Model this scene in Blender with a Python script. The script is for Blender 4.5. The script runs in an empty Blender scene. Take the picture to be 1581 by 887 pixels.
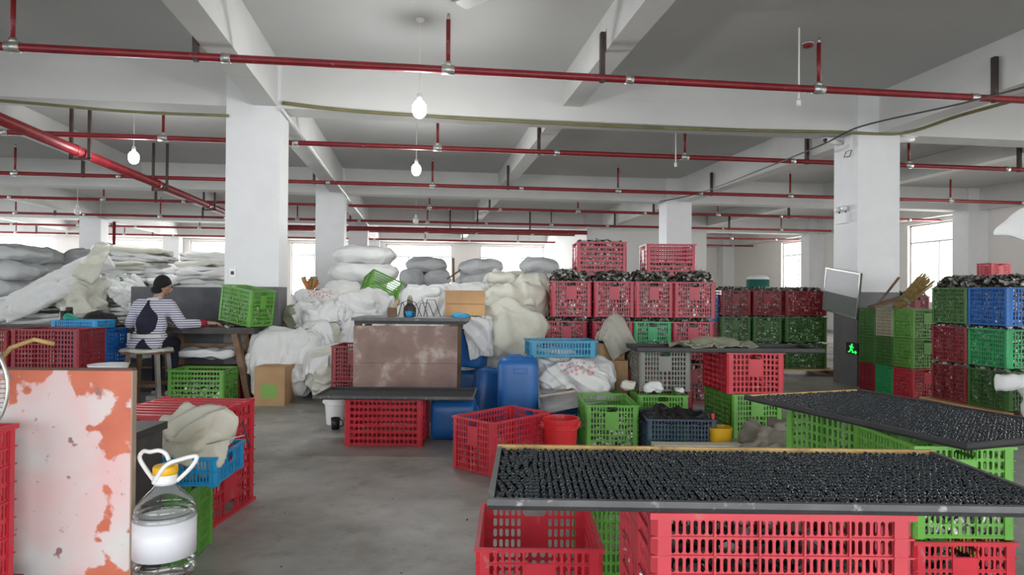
import bpy, bmesh, math, random
import numpy as np
from mathutils import Vector, Matrix, noise
from mathutils.bvhtree import BVHTree
R = math.radians
random.seed(7)
scene = bpy.context.scene
COL = scene.collection

# ---------------------------------------------------------------- camera
F, CX, HY, CAMH, YAW, ROLL = 1050.0, 790.5, 452.0, 1.2, R(7.86), 0.0080
SY, CY = math.sin(YAW), math.cos(YAW)
cam_d = bpy.data.cameras.new('camera'); cam = bpy.data.objects.new('camera', cam_d); COL.objects.link(cam)
cam_d.sensor_width = 36.0; cam_d.lens = 36.0 * F / 1581.0; cam_d.clip_start = 0.05; cam_d.clip_end = 400
pit = math.atan((HY - 443.5) / F)
fw = Vector((SY * math.cos(pit), CY * math.cos(pit), math.sin(pit)))
r0 = Vector((CY, -SY, 0)); u0 = r0.cross(fw)
rt = r0 * math.cos(ROLL) + u0 * math.sin(ROLL); up = u0 * math.cos(ROLL) - r0 * math.sin(ROLL)
M = Matrix.Identity(4)
for i in range(3):
    M[i][0] = rt[i]; M[i][1] = up[i]; M[i][2] = -fw[i]
M[0][3], M[1][3], M[2][3] = 0, 0, CAMH
cam.matrix_world = M
scene.camera = cam

# ---------------------------------------------------------------- world, daylight, exposure
scene.view_settings.view_transform = 'Standard'; scene.view_settings.look = 'None'
scene.view_settings.exposure = 0.42; scene.view_settings.gamma = 1.0
scene.view_settings.use_curve_mapping = False
w = bpy.data.worlds.new('overcast_sky'); scene.world = w; w.use_nodes = True
bg = w.node_tree.nodes['Background']; bg.inputs['Color'].default_value = (0.93, 0.96, 1.0, 1); bg.inputs['Strength'].default_value = 2.2
def area(name, loc, rot, sx, sy, power, col=(1, 1, 1)):
    l = bpy.data.lights.new(name, 'AREA'); l.shape = 'RECTANGLE'; l.size = sx; l.size_y = sy; l.energy = power; l.color = col
    o = bpy.data.objects.new(name, l); COL.objects.link(o); o.location = loc; o.rotation_euler = rot; return o
# daylight through the open loading doors behind the camera and through the windows
area('daylight_loading_doors', (-1.5, -6.6, 1.95), (R(90), 0, 0), 27, 3.2, 1000, (0.95, 0.98, 1))
area('daylight_rear_windows', (-2.0, 30.6, 2.2), (R(-90), 0, 0), 31, 2.0, 3000, (1.0, 0.97, 0.95))
area('daylight_side_windows', (15.2, 14.0, 2.2), (0, R(90), 0), 2.0, 30, 2400, (1.0, 0.95, 0.9))
area('daylight_far_side_windows', (-19.4, 14.0, 2.2), (0, R(-90), 0), 2.0, 30, 1500, (0.95, 0.98, 1))

# ---------------------------------------------------------------- pixel helpers (pixel = direction; distance always given by what the thing touches)
def wxy(c, d): return (c * CY + d * SY, -c * SY + d * CY)
def W(c, d, z): x, y = wxy(c, d); return Vector((x, y, z))
def hz(px): return HY + (px - CX) * ROLL
def cxp(px, d): return (px - CX) / F * d
def zp(px, py, d): return CAMH - (py - hz(px)) / F * d
def at(px, py, d): return W(cxp(px, d), d, zp(px, py, d))
def gd(px, py, z=0.0): return F * (CAMH - z) / (py - hz(px))
def rowd(px, Y):                      # camera depth of the point at pixel column px on the world plane y = Y
    t = (px - CX) / F
    return Y / (CY - t * SY)

# ---------------------------------------------------------------- materials
MATS = {}
def nodes(name):
    m = bpy.data.materials.new(name); m.use_nodes = True; nt = m.node_tree
    return m, nt, nt.nodes['Principled BSDF']
def mat(name, col, rough=0.6, metal=0.0, var=0.0, vscale=6.0, bump=0.0, bscale=40.0, dirt=None, dscale=3.0, dlo=0.55, dhi=0.7, spec=0.5, coat=0.0, emit=0.0, detail=4.0):
    if name in MATS: return MATS[name]
    m, nt, b = nodes(name); N, L = nt.nodes, nt.links
    b.inputs['Base Color'].default_value = (*col, 1); b.inputs['Roughness'].default_value = rough; b.inputs['Metallic'].default_value = metal
    b.inputs['Specular IOR Level'].default_value = spec; b.inputs['Coat Weight'].default_value = coat
    if emit: b.inputs['Emission Color'].default_value = (*col, 1); b.inputs['Emission Strength'].default_value = emit
    tc = N.new('ShaderNodeTexCoord')
    last = None
    if var:
        n = N.new('ShaderNodeTexNoise'); n.inputs['Scale'].default_value = vscale; n.inputs['Detail'].default_value = detail
        L.new(tc.outputs['Object'], n.inputs['Vector'])
        r = N.new('ShaderNodeValToRGB')
        r.color_ramp.elements[0].position = 0.3; r.color_ramp.elements[1].position = 0.7
        r.color_ramp.elements[0].color = (*[max(0, c * (1 - var)) for c in col], 1); r.color_ramp.elements[1].color = (*[min(1, c * (1 + var * 0.6)) for c in col], 1)
        L.new(n.outputs['Fac'], r.inputs['Fac']); last = r.outputs['Color']
    if dirt:
        n = N.new('ShaderNodeTexNoise'); n.inputs['Scale'].default_value = dscale; n.inputs['Detail'].default_value = 7; n.inputs['Roughness'].default_value = 0.62
        L.new(tc.outputs['Object'], n.inputs['Vector'])
        mr = N.new('ShaderNodeMapRange'); mr.inputs['From Min'].default_value = dlo; mr.inputs['From Max'].default_value = dhi
        L.new(n.outputs['Fac'], mr.inputs['Value'])
        mx = N.new('ShaderNodeMix'); mx.data_type = 'RGBA'; L.new(mr.outputs['Result'], mx.inputs['Factor'])
        if last: L.new(last, mx.inputs[6])
        else: mx.inputs[6].default_value = (*col, 1)
        mx.inputs[7].default_value = (*dirt, 1); last = mx.outputs[2]
    if last: L.new(last, b.inputs['Base Color'])
    if bump:
        n = N.new('ShaderNodeTexNoise'); n.inputs['Scale'].default_value = bscale; n.inputs['Detail'].default_value = 5
        L.new(tc.outputs['Object'], n.inputs['Vector'])
        bp = N.new('ShaderNodeBump'); bp.inputs['Strength'].default_value = bump; bp.inputs['Distance'].default_value = 0.02
        L.new(n.outputs['Fac'], bp.inputs['Height']); L.new(bp.outputs['Normal'], b.inputs['Normal'])
    MATS[name] = m; return m

def mat_column():
    m, nt, b = nodes('painted_column'); N, L = nt.nodes, nt.links
    g = N.new('ShaderNodeNewGeometry'); s = N.new('ShaderNodeSeparateXYZ'); L.new(g.outputs['Position'], s.inputs[0])
    n = N.new('ShaderNodeTexNoise'); n.inputs['Scale'].default_value = 5; n.inputs['Detail'].default_value = 6; L.new(g.outputs['Position'], n.inputs['Vector'])
    lt = N.new('ShaderNodeMath'); lt.operation = 'LESS_THAN'; lt.inputs[1].default_value = 1.25; L.new(s.outputs['Z'], lt.inputs[0])
    r1 = N.new('ShaderNodeValToRGB'); r1.color_ramp.elements[0].color = (0.74, 0.75, 0.76, 1); r1.color_ramp.elements[1].color = (0.84, 0.85, 0.86, 1); L.new(n.outputs['Fac'], r1.inputs['Fac'])
    r2 = N.new('ShaderNodeValToRGB'); r2.color_ramp.elements[0].color = (0.10, 0.10, 0.105, 1); r2.color_ramp.elements[1].color = (0.20, 0.20, 0.205, 1); L.new(n.outputs['Fac'], r2.inputs['Fac'])
    mx = N.new('ShaderNodeMix'); mx.data_type = 'RGBA'; L.new(lt.outputs[0], mx.inputs['Factor']); L.new(r1.outputs[0], mx.inputs[6]); L.new(r2.outputs[0], mx.inputs[7])
    L.new(mx.outputs[2], b.inputs['Base Color']); b.inputs['Roughness'].default_value = 0.55
    return m

def mat_floor():
    m, nt, b = nodes('worn_concrete'); N, L = nt.nodes, nt.links
    g = N.new('ShaderNodeNewGeometry')
    def nz(sc, det, rg=0.6):
        n = N.new('ShaderNodeTexNoise'); n.inputs['Scale'].default_value = sc; n.inputs['Detail'].default_value = det; n.inputs['Roughness'].default_value = rg
        L.new(g.outputs['Position'], n.inputs['Vector']); return n
    a = nz(0.9, 9, 0.65); r = N.new('ShaderNodeValToRGB'); e = r.color_ramp.elements
    e[0].position = 0.32; e[0].color = (0.20, 0.184, 0.155, 1); e[1].position = 0.66; e[1].color = (0.48, 0.475, 0.445, 1)
    L.new(a.outputs['Fac'], r.inputs['Fac'])
    k = nz(7, 8, 0.7); mr = N.new('ShaderNodeMapRange'); mr.inputs['From Min'].default_value = 0.56; mr.inputs['From Max'].default_value = 0.72; L.new(k.outputs['Fac'], mr.inputs['Value'])
    mul = N.new('ShaderNodeMath'); mul.operation = 'MULTIPLY'; mul.inputs[1].default_value = 0.65; L.new(mr.outputs[0], mul.inputs[0])
    mx = N.new('ShaderNodeMix'); mx.data_type = 'RGBA'; L.new(mul.outputs[0], mx.inputs['Factor']); L.new(r.outputs[0], mx.inputs[6]); mx.inputs[7].default_value = (0.15, 0.138, 0.115, 1)
    v = N.new('ShaderNodeTexVoronoi'); v.inputs['Scale'].default_value = 5.0; L.new(g.outputs['Position'], v.inputs['Vector'])
    lt = N.new('ShaderNodeMath'); lt.operation = 'LESS_THAN'; lt.inputs[1].default_value = 0.045; L.new(v.outputs['Distance'], lt.inputs[0])
    mx2 = N.new('ShaderNodeMix'); mx2.data_type = 'RGBA'; L.new(lt.outputs[0], mx2.inputs['Factor']); L.new(mx.outputs[2], mx2.inputs[6]); mx2.inputs[7].default_value = (0.40, 0.40, 0.38, 1)
    L.new(mx2.outputs[2], b.inputs['Base Color'])
    rr = N.new('ShaderNodeMapRange'); rr.inputs['From Min'].default_value = 0.3; rr.inputs['From Max'].default_value = 0.7; rr.inputs['To Min'].default_value = 0.62; rr.inputs['To Max'].default_value = 0.34
    L.new(a.outputs['Fac'], rr.inputs['Value']); L.new(rr.outputs[0], b.inputs['Roughness'])
    bp = N.new('ShaderNodeBump'); bp.inputs['Strength'].default_value = 0.18; bp.inputs['Distance'].default_value = 0.01; L.new(k.outputs['Fac'], bp.inputs['Height']); L.new(bp.outputs['Normal'], b.inputs['Normal'])
    return m

def mat_clear(name, tint, gl=0.1, rough=0.03):
    m = bpy.data.materials.new(name); m.use_nodes = True; nt = m.node_tree; N, L = nt.nodes, nt.links
    N.remove(N['Principled BSDF']); out = N['Material Output']
    t = N.new('ShaderNodeBsdfTransparent'); t.inputs['Color'].default_value = (*tint, 1)
    g = N.new('ShaderNodeBsdfGlossy'); g.inputs['Roughness'].default_value = rough
    lw = N.new('ShaderNodeLayerWeight'); lw.inputs['Blend'].default_value = 0.25
    mr = N.new('ShaderNodeMapRange'); mr.inputs['To Min'].default_value = gl * 0.4; mr.inputs['To Max'].default_value = min(1, gl * 5); L.new(lw.outputs['Fresnel'], mr.inputs['Value'])
    mx = N.new('ShaderNodeMixShader'); L.new(mr.outputs[0], mx.inputs[0]); L.new(t.outputs[0], mx.inputs[1]); L.new(g.outputs[0], mx.inputs[2]); L.new(mx.outputs[0], out.inputs['Surface'])
    return m

def mat_stripes():
    m, nt, b = nodes('striped_cotton'); N, L = nt.nodes, nt.links
    tc = N.new('ShaderNodeTexCoord'); s = N.new('ShaderNodeSeparateXYZ'); L.new(tc.outputs['Object'], s.inputs[0])
    mu = N.new('ShaderNodeMath'); mu.operation = 'MULTIPLY'; mu.inputs[1].default_value = 1 / 0.024; L.new(s.outputs['Z'], mu.inputs[0])
    fr = N.new('ShaderNodeMath'); fr.operation = 'FRACT'; L.new(mu.outputs[0], fr.inputs[0])
    lt = N.new('ShaderNodeMath'); lt.operation = 'LESS_THAN'; lt.inputs[1].default_value = 0.42; L.new(fr.outputs[0], lt.inputs[0])
    mx = N.new('ShaderNodeMix'); mx.data_type = 'RGBA'; L.new(lt.outputs[0], mx.inputs['Factor']); mx.inputs[6].default_value = (0.66, 0.66, 0.72, 1); mx.inputs[7].default_value = (0.13, 0.12, 0.22, 1)
    L.new(mx.outputs[2], b.inputs['Base Color']); b.inputs['Roughness'].default_value = 0.9
    return m

def mat_sack(name, col, dirt=(0.45, 0.44, 0.36), dlo=0.6, printc=None):
    m, nt, b = nodes(name); N, L = nt.nodes, nt.links
    tc = N.new('ShaderNodeTexCoord')
    n = N.new('ShaderNodeTexNoise'); n.inputs['Scale'].default_value = 3.2; n.inputs['Detail'].default_value = 6; L.new(tc.outputs['Object'], n.inputs['Vector'])
    mr = N.new('ShaderNodeMapRange'); mr.inputs['From Min'].default_value = dlo; mr.inputs['From Max'].default_value = dlo + 0.2; mr.inputs['To Max'].default_value = 0.6; L.new(n.outputs['Fac'], mr.inputs['Value'])
    mx = N.new('ShaderNodeMix'); mx.data_type = 'RGBA'; L.new(mr.outputs[0], mx.inputs['Factor']); mx.inputs[6].default_value = (*col, 1); mx.inputs[7].default_value = (*dirt, 1)
    last = mx.outputs[2]
    if printc:      # faded rows of printed marks across the middle of the sack
        s = N.new('ShaderNodeSeparateXYZ'); L.new(tc.outputs['Object'], s.inputs[0])
        v = N.new('ShaderNodeTexVoronoi'); v.inputs['Scale'].default_value = 26; L.new(tc.outputs['Object'], v.inputs['Vector'])
        c1 = N.new('ShaderNodeMath'); c1.operation = 'LESS_THAN'; c1.inputs[1].default_value = 0.42; L.new(v.outputs['Distance'], c1.inputs[0])
        band = None
        for k, (lo, hi, ax) in enumerate(((-0.16, 0.17, 'X'), (0.02, 0.13, 'Z'))):
            for op, val in (('GREATER_THAN', lo), ('LESS_THAN', hi)):
                q = N.new('ShaderNodeMath'); q.operation = op; q.inputs[1].default_value = val; L.new(s.outputs[ax], q.inputs[0])
                p = N.new('ShaderNodeMath'); p.operation = 'MULTIPLY'; L.new(q.outputs[0], p.inputs[0]); L.new((band or c1).outputs[0], p.inputs[1]); band = p
        sc = N.new('ShaderNodeMath'); sc.operation = 'MULTIPLY'; sc.inputs[1].default_value = 0.6; L.new(band.outputs[0], sc.inputs[0])
        m2 = N.new('ShaderNodeMix'); m2.data_type = 'RGBA'; L.new(sc.outputs[0], m2.inputs['Factor']); L.new(last, m2.inputs[6]); m2.inputs[7].default_value = (*printc, 1); last = m2.outputs[2]
    L.new(last, b.inputs['Base Color']); b.inputs['Roughness'].default_value = 0.55; b.inputs['Specular IOR Level'].default_value = 0.35
    b2 = N.new('ShaderNodeTexNoise'); b2.noise_type = 'RIDGED_MULTIFRACTAL'; b2.inputs['Scale'].default_value = 2.6; b2.inputs['Detail'].default_value = 3.0; b2.inputs['Distortion'].default_value = 0.5; L.new(tc.outputs['Object'], b2.inputs['Vector'])
    bp = N.new('ShaderNodeBump'); bp.inputs['Strength'].default_value = 0.45; bp.inputs['Distance'].default_value = 0.03; L.new(b2.outputs['Fac'], bp.inputs['Height']); L.new(bp.outputs['Normal'], b.inputs['Normal'])
    return m

def mat_peeling():
    m, nt, b = nodes('peeling_orange_paint'); N, L = nt.nodes, nt.links
    tc = N.new('ShaderNodeTexCoord'); s = N.new('ShaderNodeSeparateXYZ'); L.new(tc.outputs['Object'], s.inputs[0])
    def nz(sc, det, dist=0.0):
        n = N.new('ShaderNodeTexNoise'); n.inputs['Scale'].default_value = sc; n.inputs['Detail'].default_value = det; n.inputs['Distortion'].default_value = dist; L.new(tc.outputs['Object'], n.inputs['Vector']); return n
    def mth(op, a, bb):
        q = N.new('ShaderNodeMath'); q.operation = op
        for i, v in enumerate((a, bb)):
            if isinstance(v, (int, float)): q.inputs[i].default_value = v
            else: L.new(v, q.inputs[i])
        return q.outputs[0]
    # orange is left along the upper edge and the right edge, white filler elsewhere
    topd = mth('MULTIPLY', mth('SUBTRACT', s.outputs['Z'], 0.90), 5.5)
    side = mth('MULTIPLY', mth('SUBTRACT', s.outputs['X'], 0.225), 3.2)
    edge = mth('MAXIMUM', mth('MAXIMUM', topd, side), -0.62)
    a = nz(7, 9, 0.2); val = mth('ADD', mth('MULTIPLY', mth('SUBTRACT', a.outputs['Fac'], 0.5), 3.6), edge)
    mr = N.new('ShaderNodeMapRange'); mr.inputs['From Min'].default_value = 0.02; mr.inputs['From Max'].default_value = 0.12; L.new(val, mr.inputs['Value'])
    w1 = nz(3.6, 9, 0.4); rw = N.new('ShaderNodeValToRGB'); rw.color_ramp.elements[0].position = 0.38; rw.color_ramp.elements[1].position = 0.62
    rw.color_ramp.elements[0].color = (0.62, 0.64, 0.62, 1); rw.color_ramp.elements[1].color = (0.70, 0.47, 0.47, 1); L.new(w1.outputs['Fac'], rw.inputs['Fac'])
    o1 = nz(9, 6); ro = N.new('ShaderNodeValToRGB'); ro.color_ramp.elements[0].color = (0.42, 0.08, 0.045, 1); ro.color_ramp.elements[1].color = (0.70, 0.22, 0.12, 1); L.new(o1.outputs['Fac'], ro.inputs['Fac'])
    mx = N.new('ShaderNodeMix'); mx.data_type = 'RGBA'; L.new(mr.outputs[0], mx.inputs['Factor']); L.new(rw.outputs[0], mx.inputs[6]); L.new(ro.outputs[0], mx.inputs[7])
    sp = nz(28, 3); ms = N.new('ShaderNodeMapRange'); ms.inputs['From Min'].default_value = 0.64; ms.inputs['From Max'].default_value = 0.70; L.new(sp.outputs['Fac'], ms.inputs['Value'])
    m2 = N.new('ShaderNodeMix'); m2.data_type = 'RGBA'; L.new(ms.outputs[0], m2.inputs['Factor']); L.new(mx.outputs[2], m2.inputs[6]); m2.inputs[7].default_value = (0.28, 0.16, 0.15, 1)
    L.new(m2.outputs[2], b.inputs['Base Color']); b.inputs['Roughness'].default_value = 0.5
    return m

WHITE = mat('ceiling_paint', (0.54, 0.545, 0.535), 0.85, var=0.06, vscale=0.7)
BEAMW = mat('beam_paint', (0.68, 0.685, 0.67), 0.8, var=0.07, vscale=0.9, dirt=(0.55, 0.55, 0.52), dscale=1.2, dlo=0.58, dhi=0.8)
WALLW = mat('wall_paint', (0.80, 0.77, 0.74), 0.8, var=0.05, vscale=0.6)
COLM = mat_column(); FLOORM = mat_floor()
PIPE = mat('red_pipe_enamel', (0.235, 0.013, 0.019), 0.4, var=0.25, vscale=5, dirt=(0.45, 0.35, 0.3), dscale=22, dlo=0.66, dhi=0.74)
GALV = mat('galvanised_steel', (0.50, 0.50, 0.47), 0.38, metal=0.8, var=0.15)
DARKIRON = mat('rusty_dark_iron', (0.07, 0.05, 0.045), 0.6, metal=0.3, var=0.3)
CABLE = mat('yellow_green_cable', (0.20, 0.19, 0.085), 0.6, var=0.2)
BLACKP = mat('black_plastic', (0.012, 0.012, 0.013), 0.45)
WHITEP = mat('white_plastic', (0.80, 0.80, 0.79), 0.4)
FRAME = mat('window_aluminium', (0.55, 0.53, 0.52), 0.4, metal=0.4)
GLASS = mat_clear('window_glass', (0.96, 0.97, 0.98), 0.08)
PET = mat_clear('clear_bottle_plastic', (0.90, 0.93, 0.91), 0.16, 0.08)
FILM = mat_clear('clear_plastic_film', (0.80, 0.80, 0.77), 0.35, 0.25)
def emitmat(name, col, st):
    m, nt, b = nodes(name); b.inputs['Base Color'].default_value = (*col, 1); b.inputs['Emission Color'].default_value = (*col, 1); b.inputs['Emission Strength'].default_value = st; return m
BULB = emitmat('lit_bulb', (1.0, 1.0, 0.98), 14.0); BULBOFF = mat('unlit_bulb', (0.80, 0.80, 0.80), 0.3)
EXITG = emitmat('lit_exit_green', (0.02, 0.85, 0.10), 1.3)
def crate_mat(n, c, v=0.18, d=(0.3, 0.26, 0.22)): return mat(n, c, 0.38, var=v, vscale=4, dirt=d, dscale=9, dlo=0.62, dhi=0.8)
CRED = crate_mat('red_crate_plastic', (0.58, 0.026, 0.045)); CRED3 = crate_mat('crimson_crate_plastic', (0.44, 0.018, 0.045)); CRED2 = crate_mat('dull_red_crate_plastic', (0.27, 0.014, 0.024)); CPINK = crate_mat('faded_red_crate_plastic', (0.58, 0.055, 0.075))
CGRN = crate_mat('lime_crate_plastic', (0.125, 0.37, 0.05)); CGRN2 = crate_mat('dull_green_crate_plastic', (0.05, 0.165, 0.03)); CTEAL = crate_mat('emerald_crate_plastic', (0.03, 0.36, 0.12))
CBLU = crate_mat('blue_crate_plastic', (0.010, 0.135, 0.46)); CSKY = crate_mat('sky_blue_crate_plastic', (0.02, 0.31, 0.62)); CGREY = crate_mat('grey_crate_plastic', (0.20, 0.20, 0.17)); COLV = crate_mat('olive_white_crate_plastic', (0.40, 0.38, 0.27)); CNAVY = crate_mat('navy_grey_crate_plastic', (0.045, 0.085, 0.13))
SACKW = mat_sack('white_woven_sack', (0.74, 0.75, 0.745), dlo=0.62); SACKG = mat_sack('grey_white_bale', (0.58, 0.60, 0.61), (0.46, 0.47, 0.47), 0.55); SACKC = mat_sack('cream_woven_sack', (0.66, 0.66, 0.58), (0.48, 0.46, 0.34), 0.5)
SACKP = mat_sack('printed_white_sack', (0.74, 0.74, 0.72), dlo=0.58, printc=(0.60, 0.10, 0.14)); SACKO = mat_sack('olive_woven_sack', (0.30, 0.31, 0.22), (0.2, 0.2, 0.14), 0.5); SACKB = mat_sack('black_cloth', (0.012, 0.012, 0.014), (0.03, 0.03, 0.03), 0.5)
SACKT = mat_sack('stained_cream_cloth', (0.66, 0.64, 0.54), (0.36, 0.31, 0.18), 0.52); SACKGR = mat_sack('green_woven_sack', (0.06, 0.17, 0.07), (0.15, 0.3, 0.15), 0.5); SACKK = mat_sack('grey_brown_sack', (0.20, 0.18, 0.145), (0.12, 0.11, 0.08), 0.5)
WOOD = mat('weathered_timber', (0.20, 0.125, 0.075), 0.75, var=0.4, vscale=7, bump=0.3); PINE = mat('pale_pine', (0.62, 0.36, 0.16), 0.6, var=0.22, vscale=3)
DARKWOOD = mat('dark_bench_wood', (0.055, 0.05, 0.047), 0.6, var=0.4, vscale=8, dirt=(0.25, 0.24, 0.22), dscale=10, dlo=0.62, dhi=0.75)
BROWNB = mat('rusty_brown_board', (0.30, 0.20, 0.17), 0.65, var=0.35, vscale=4, dirt=(0.60, 0.54, 0.50), dscale=4, dlo=0.54, dhi=0.72, bump=0.2)
CARD = mat('brown_cardboard', (0.46, 0.29, 0.15), 0.85, var=0.12); LOGO = mat('green_carton_print', (0.22, 0.42, 0.10), 0.8)
TRAYM = mat('grey_tray_metal', (0.115, 0.115, 0.12), 0.42, metal=0.35, var=0.3, vscale=9, dirt=(0.36, 0.36, 0.35), dscale=26, dlo=0.6, dhi=0.72); TRAYD = mat('dark_tray_metal', (0.022, 0.022, 0.022), 0.5, var=0.4, vscale=9)
TRAYY = mat('yellowed_tray_wood', (0.55, 0.36, 0.13), 0.6, var=0.35, vscale=14, dirt=(0.2, 0.12, 0.05), dscale=12, dlo=0.6, dhi=0.75)
BEAD = mat('glossy_black_shell', (0.007, 0.016, 0.024), 0.16, spec=0.9); MESHG = mat('dark_green_mesh', (0.010, 0.020, 0.016), 0.55, var=0.4, vscale=30, bump=0.8, bscale=120)
SH1 = mat('dark_shell', (0.022, 0.022, 0.018), 0.35); SH2 = mat('pearly_shell', (0.62, 0.60, 0.56), 0.3, metal=0.3); SH3 = mat('grey_shell', (0.16, 0.155, 0.13), 0.35)
BLUEP = mat('blue_jerrycan_plastic', (0.012, 0.125, 0.40), 0.38, var=0.2, vscale=3, dirt=(0.2, 0.26, 0.34), dscale=8, dlo=0.63, dhi=0.8); REDP = mat('red_bucket_plastic', (0.66, 0.03, 0.035), 0.3, var=0.1)
YEL = mat('yellow_plastic', (0.80, 0.45, 0.01), 0.4); TANKG = mat('green_tank', (0.02, 0.15, 0.115), 0.4); SHEET = mat('dull_sheet_metal', (0.42, 0.42, 0.40), 0.32, metal=0.7, var=0.3, vscale=5)
PAPER = mat('paper', (0.72, 0.73, 0.76), 0.7); GREYBOARD = mat('grey_painted_board', (0.085, 0.09, 0.10), 0.6, var=0.3, vscale=5)
PEEL = mat_peeling(); STRIPE = mat_stripes()
SKIN = mat('skin', (0.42, 0.24, 0.17), 0.55); NAVY = mat('navy_cloth', (0.012, 0.014, 0.030), 0.9, var=0.3); MAROON = mat('maroon_sleeve', (0.30, 0.012, 0.03), 0.85); SHOE = mat('white_shoe', (0.62, 0.62, 0.62), 0.6); PINKM = mat('pink_sock', (0.65, 0.16, 0.25), 0.8); HAIR = mat('black_knit', (0.006, 0.006, 0.007), 0.9, bump=0.4, bscale=90); STRAW = mat('straw', (0.36, 0.25, 0.09), 0.8, var=0.4, vscale=30)

# ---------------------------------------------------------------- mesh building
class MB:
    def __init__(s): s.v, s.f, s.m, s.cur = [], [], [], 0
    def add(s, vs, fs):
        o = len(s.v); s.v += [tuple(p) for p in vs]; s.f += [tuple(i + o for i in f) for f in fs]; s.m += [s.cur] * len(fs); return s
    def box(s, x0, x1, y0, y1, z0, z1, rot=None, org=None):
        vs = [Vector((x, y, z)) for x in (x0, x1) for y in (y0, y1) for z in (z0, z1)]
        if rot is not None:
            c = Vector(org) if org is not None else Vector(((x0 + x1) / 2, (y0 + y1) / 2, (z0 + z1) / 2))
            vs = [rot @ (p - c) + c for p in vs]
        return s.add(vs, [(0, 1, 3, 2), (4, 6, 7, 5), (0, 4, 5, 1), (2, 3, 7, 6), (0, 2, 6, 4), (1, 5, 7, 3)])
    def bar(s, a, b, wx, wy):          # rectangular bar between two points
        a, b = Vector(a), Vector(b); d = (b - a); L = d.length; q = d.to_track_quat('Z', 'Y').to_matrix()
        vs = [q @ Vector((x, y, z)) + a for x in (-wx / 2, wx / 2) for y in (-wy / 2, wy / 2) for z in (0, L)]
        return s.add(vs, [(0, 1, 3, 2), (4, 6, 7, 5), (0, 4, 5, 1), (2, 3, 7, 6), (0, 2, 6, 4), (1, 5, 7, 3)])
    def tube(s, pts, r, n=8, caps=True):
        pts = [Vector(p) for p in pts]; vs = []; k = len(pts); rs = r if isinstance(r, (list, tuple)) else [r] * k
        pu = None
        for i, p in enumerate(pts):
            t = (pts[min(i + 1, k - 1)] - pts[max(i - 1, 0)])
            t = t.normalized() if t.length > 1e-9 else Vector((0, 0, 1))
            if pu is None:
                ref = Vector((0, 0, 1)) if abs(t.z) < 0.9 else Vector((1, 0, 0)); u = t.cross(ref).normalized()
            else:
                u = (pu - t * pu.dot(t)).normalized()
            pu = u; q = t.cross(u)
            for j in range(n):
                a = 2 * math.pi * j / n; vs.append(p + (u * math.cos(a) + q * math.sin(a)) * rs[i])
        fs = [(i * n + j, i * n + (j + 1) % n, (i + 1) * n + (j + 1) % n, (i + 1) * n + j) for i in range(k - 1) for j in range(n)]
        if caps: fs += [tuple(range(n - 1, -1, -1)), tuple((k - 1) * n + j for j in range(n))]
        return s.add(vs, fs)
    def lathe(s, prof, n=20, c=(0, 0, 0), sq=None):   # prof: (radius, z); sq: superellipse power for squarish sections
        vs = []; c = Vector(c)
        for r, z in prof:
            for j in range(n):
                a = 2 * math.pi * j / n; x, y = math.cos(a), math.sin(a)
                if sq: k = (abs(x) ** sq + abs(y) ** sq) ** (-1 / sq); x, y = x * k, y * k
                vs.append((c.x + r * x, c.y + r * y, c.z + z))
        k = len(prof)
        fs = [(i * n + j, i * n + (j + 1) % n, (i + 1) * n + (j + 1) % n, (i + 1) * n + j) for i in range(k - 1) for j in range(n)]
        if prof[0][0] > 1e-6: fs.append(tuple(range(n - 1, -1, -1)))
        if prof[-1][0] > 1e-6: fs.append(tuple((k - 1) * n + j for j in range(n)))
        return s.add(vs, fs)
    def mesh(s, name, mats, smooth=False):
        me = bpy.data.meshes.new(name); me.from_pydata(s.v, [], s.f)
        for m in (mats if isinstance(mats, (list, tuple)) else [mats]): me.materials.append(m)
        if any(s.m): me.polygons.foreach_set('material_index', s.m)
        if smooth: me.polygons.foreach_set('use_smooth', [True] * len(me.polygons))
        me.update(); return me
    def build(s, name, mats, parent=None, smooth=False, loc=None, rz=None, sharp=None):
        me = s.mesh(name, mats, smooth)
        if smooth and sharp: me.set_sharp_from_angle(angle=R(sharp))
        o = bpy.data.objects.new(name, me); COL.objects.link(o)
        if parent is not None: o.parent = parent
        if loc is not None: o.location = loc
        if rz is not None: o.rotation_euler.z = rz
        return o
def tag(o, label=None, cat=None, group=None, kind=None):
    if label: o['label'] = label
    if cat: o['category'] = cat
    if group: o['group'] = group
    if kind: o['kind'] = kind
    return o
def thing(name, label, cat, loc=(0, 0, 0), rz=0.0, group=None, kind=None):
    o = bpy.data.objects.new(name, None); COL.objects.link(o); o.empty_display_size = 0.1
    o.location = loc; o.rotation_euler = (0, 0, rz); return tag(o, label, cat, group, kind)
def obj(name, me, parent=None, loc=None):
    o = bpy.data.objects.new(name, me); COL.objects.link(o)
    if parent is not None: o.parent = parent
    if loc is not None: o.location = loc
    return o
def linkmat(o, m):
    o.material_slots[0].link = 'OBJECT'; o.material_slots[0].material = m

# ================================================================ SETTING
XL, XR, YB, YF, ZS = -18.2, 14.2, 29.7, -6.0, 3.92
o = MB().box(XL - 0.3, XR + 0.3, YF - 2, YB + 0.3, -0.2, 0).build('floor', FLOORM); tag(o, 'worn grey concrete factory floor with stains', 'floor', kind='structure')
ground = MB().box(-90, 90, -90, 120, -0.4, -0.21).build('ground_outside', mat('pale_yard_concrete', (0.55, 0.54, 0.52), 0.9, var=0.1)); tag(ground, 'pale concrete yard outside the windows', 'ground', kind='structure')
ceil = MB().box(XL - 0.3, XR + 0.3, YF - 0.3, YB + 0.3, ZS, ZS + 0.2).build('ceiling', WHITE); tag(ceil, 'white painted concrete slab ceiling with beams', 'ceiling', kind='structure')
COLX = [-17.93, -9.93, -1.93, 6.07, 13.95]; ROWY = [1.3, 8.3, 15.3, 22.3, 29.15]
CW, CD = 0.61, 0.52
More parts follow.
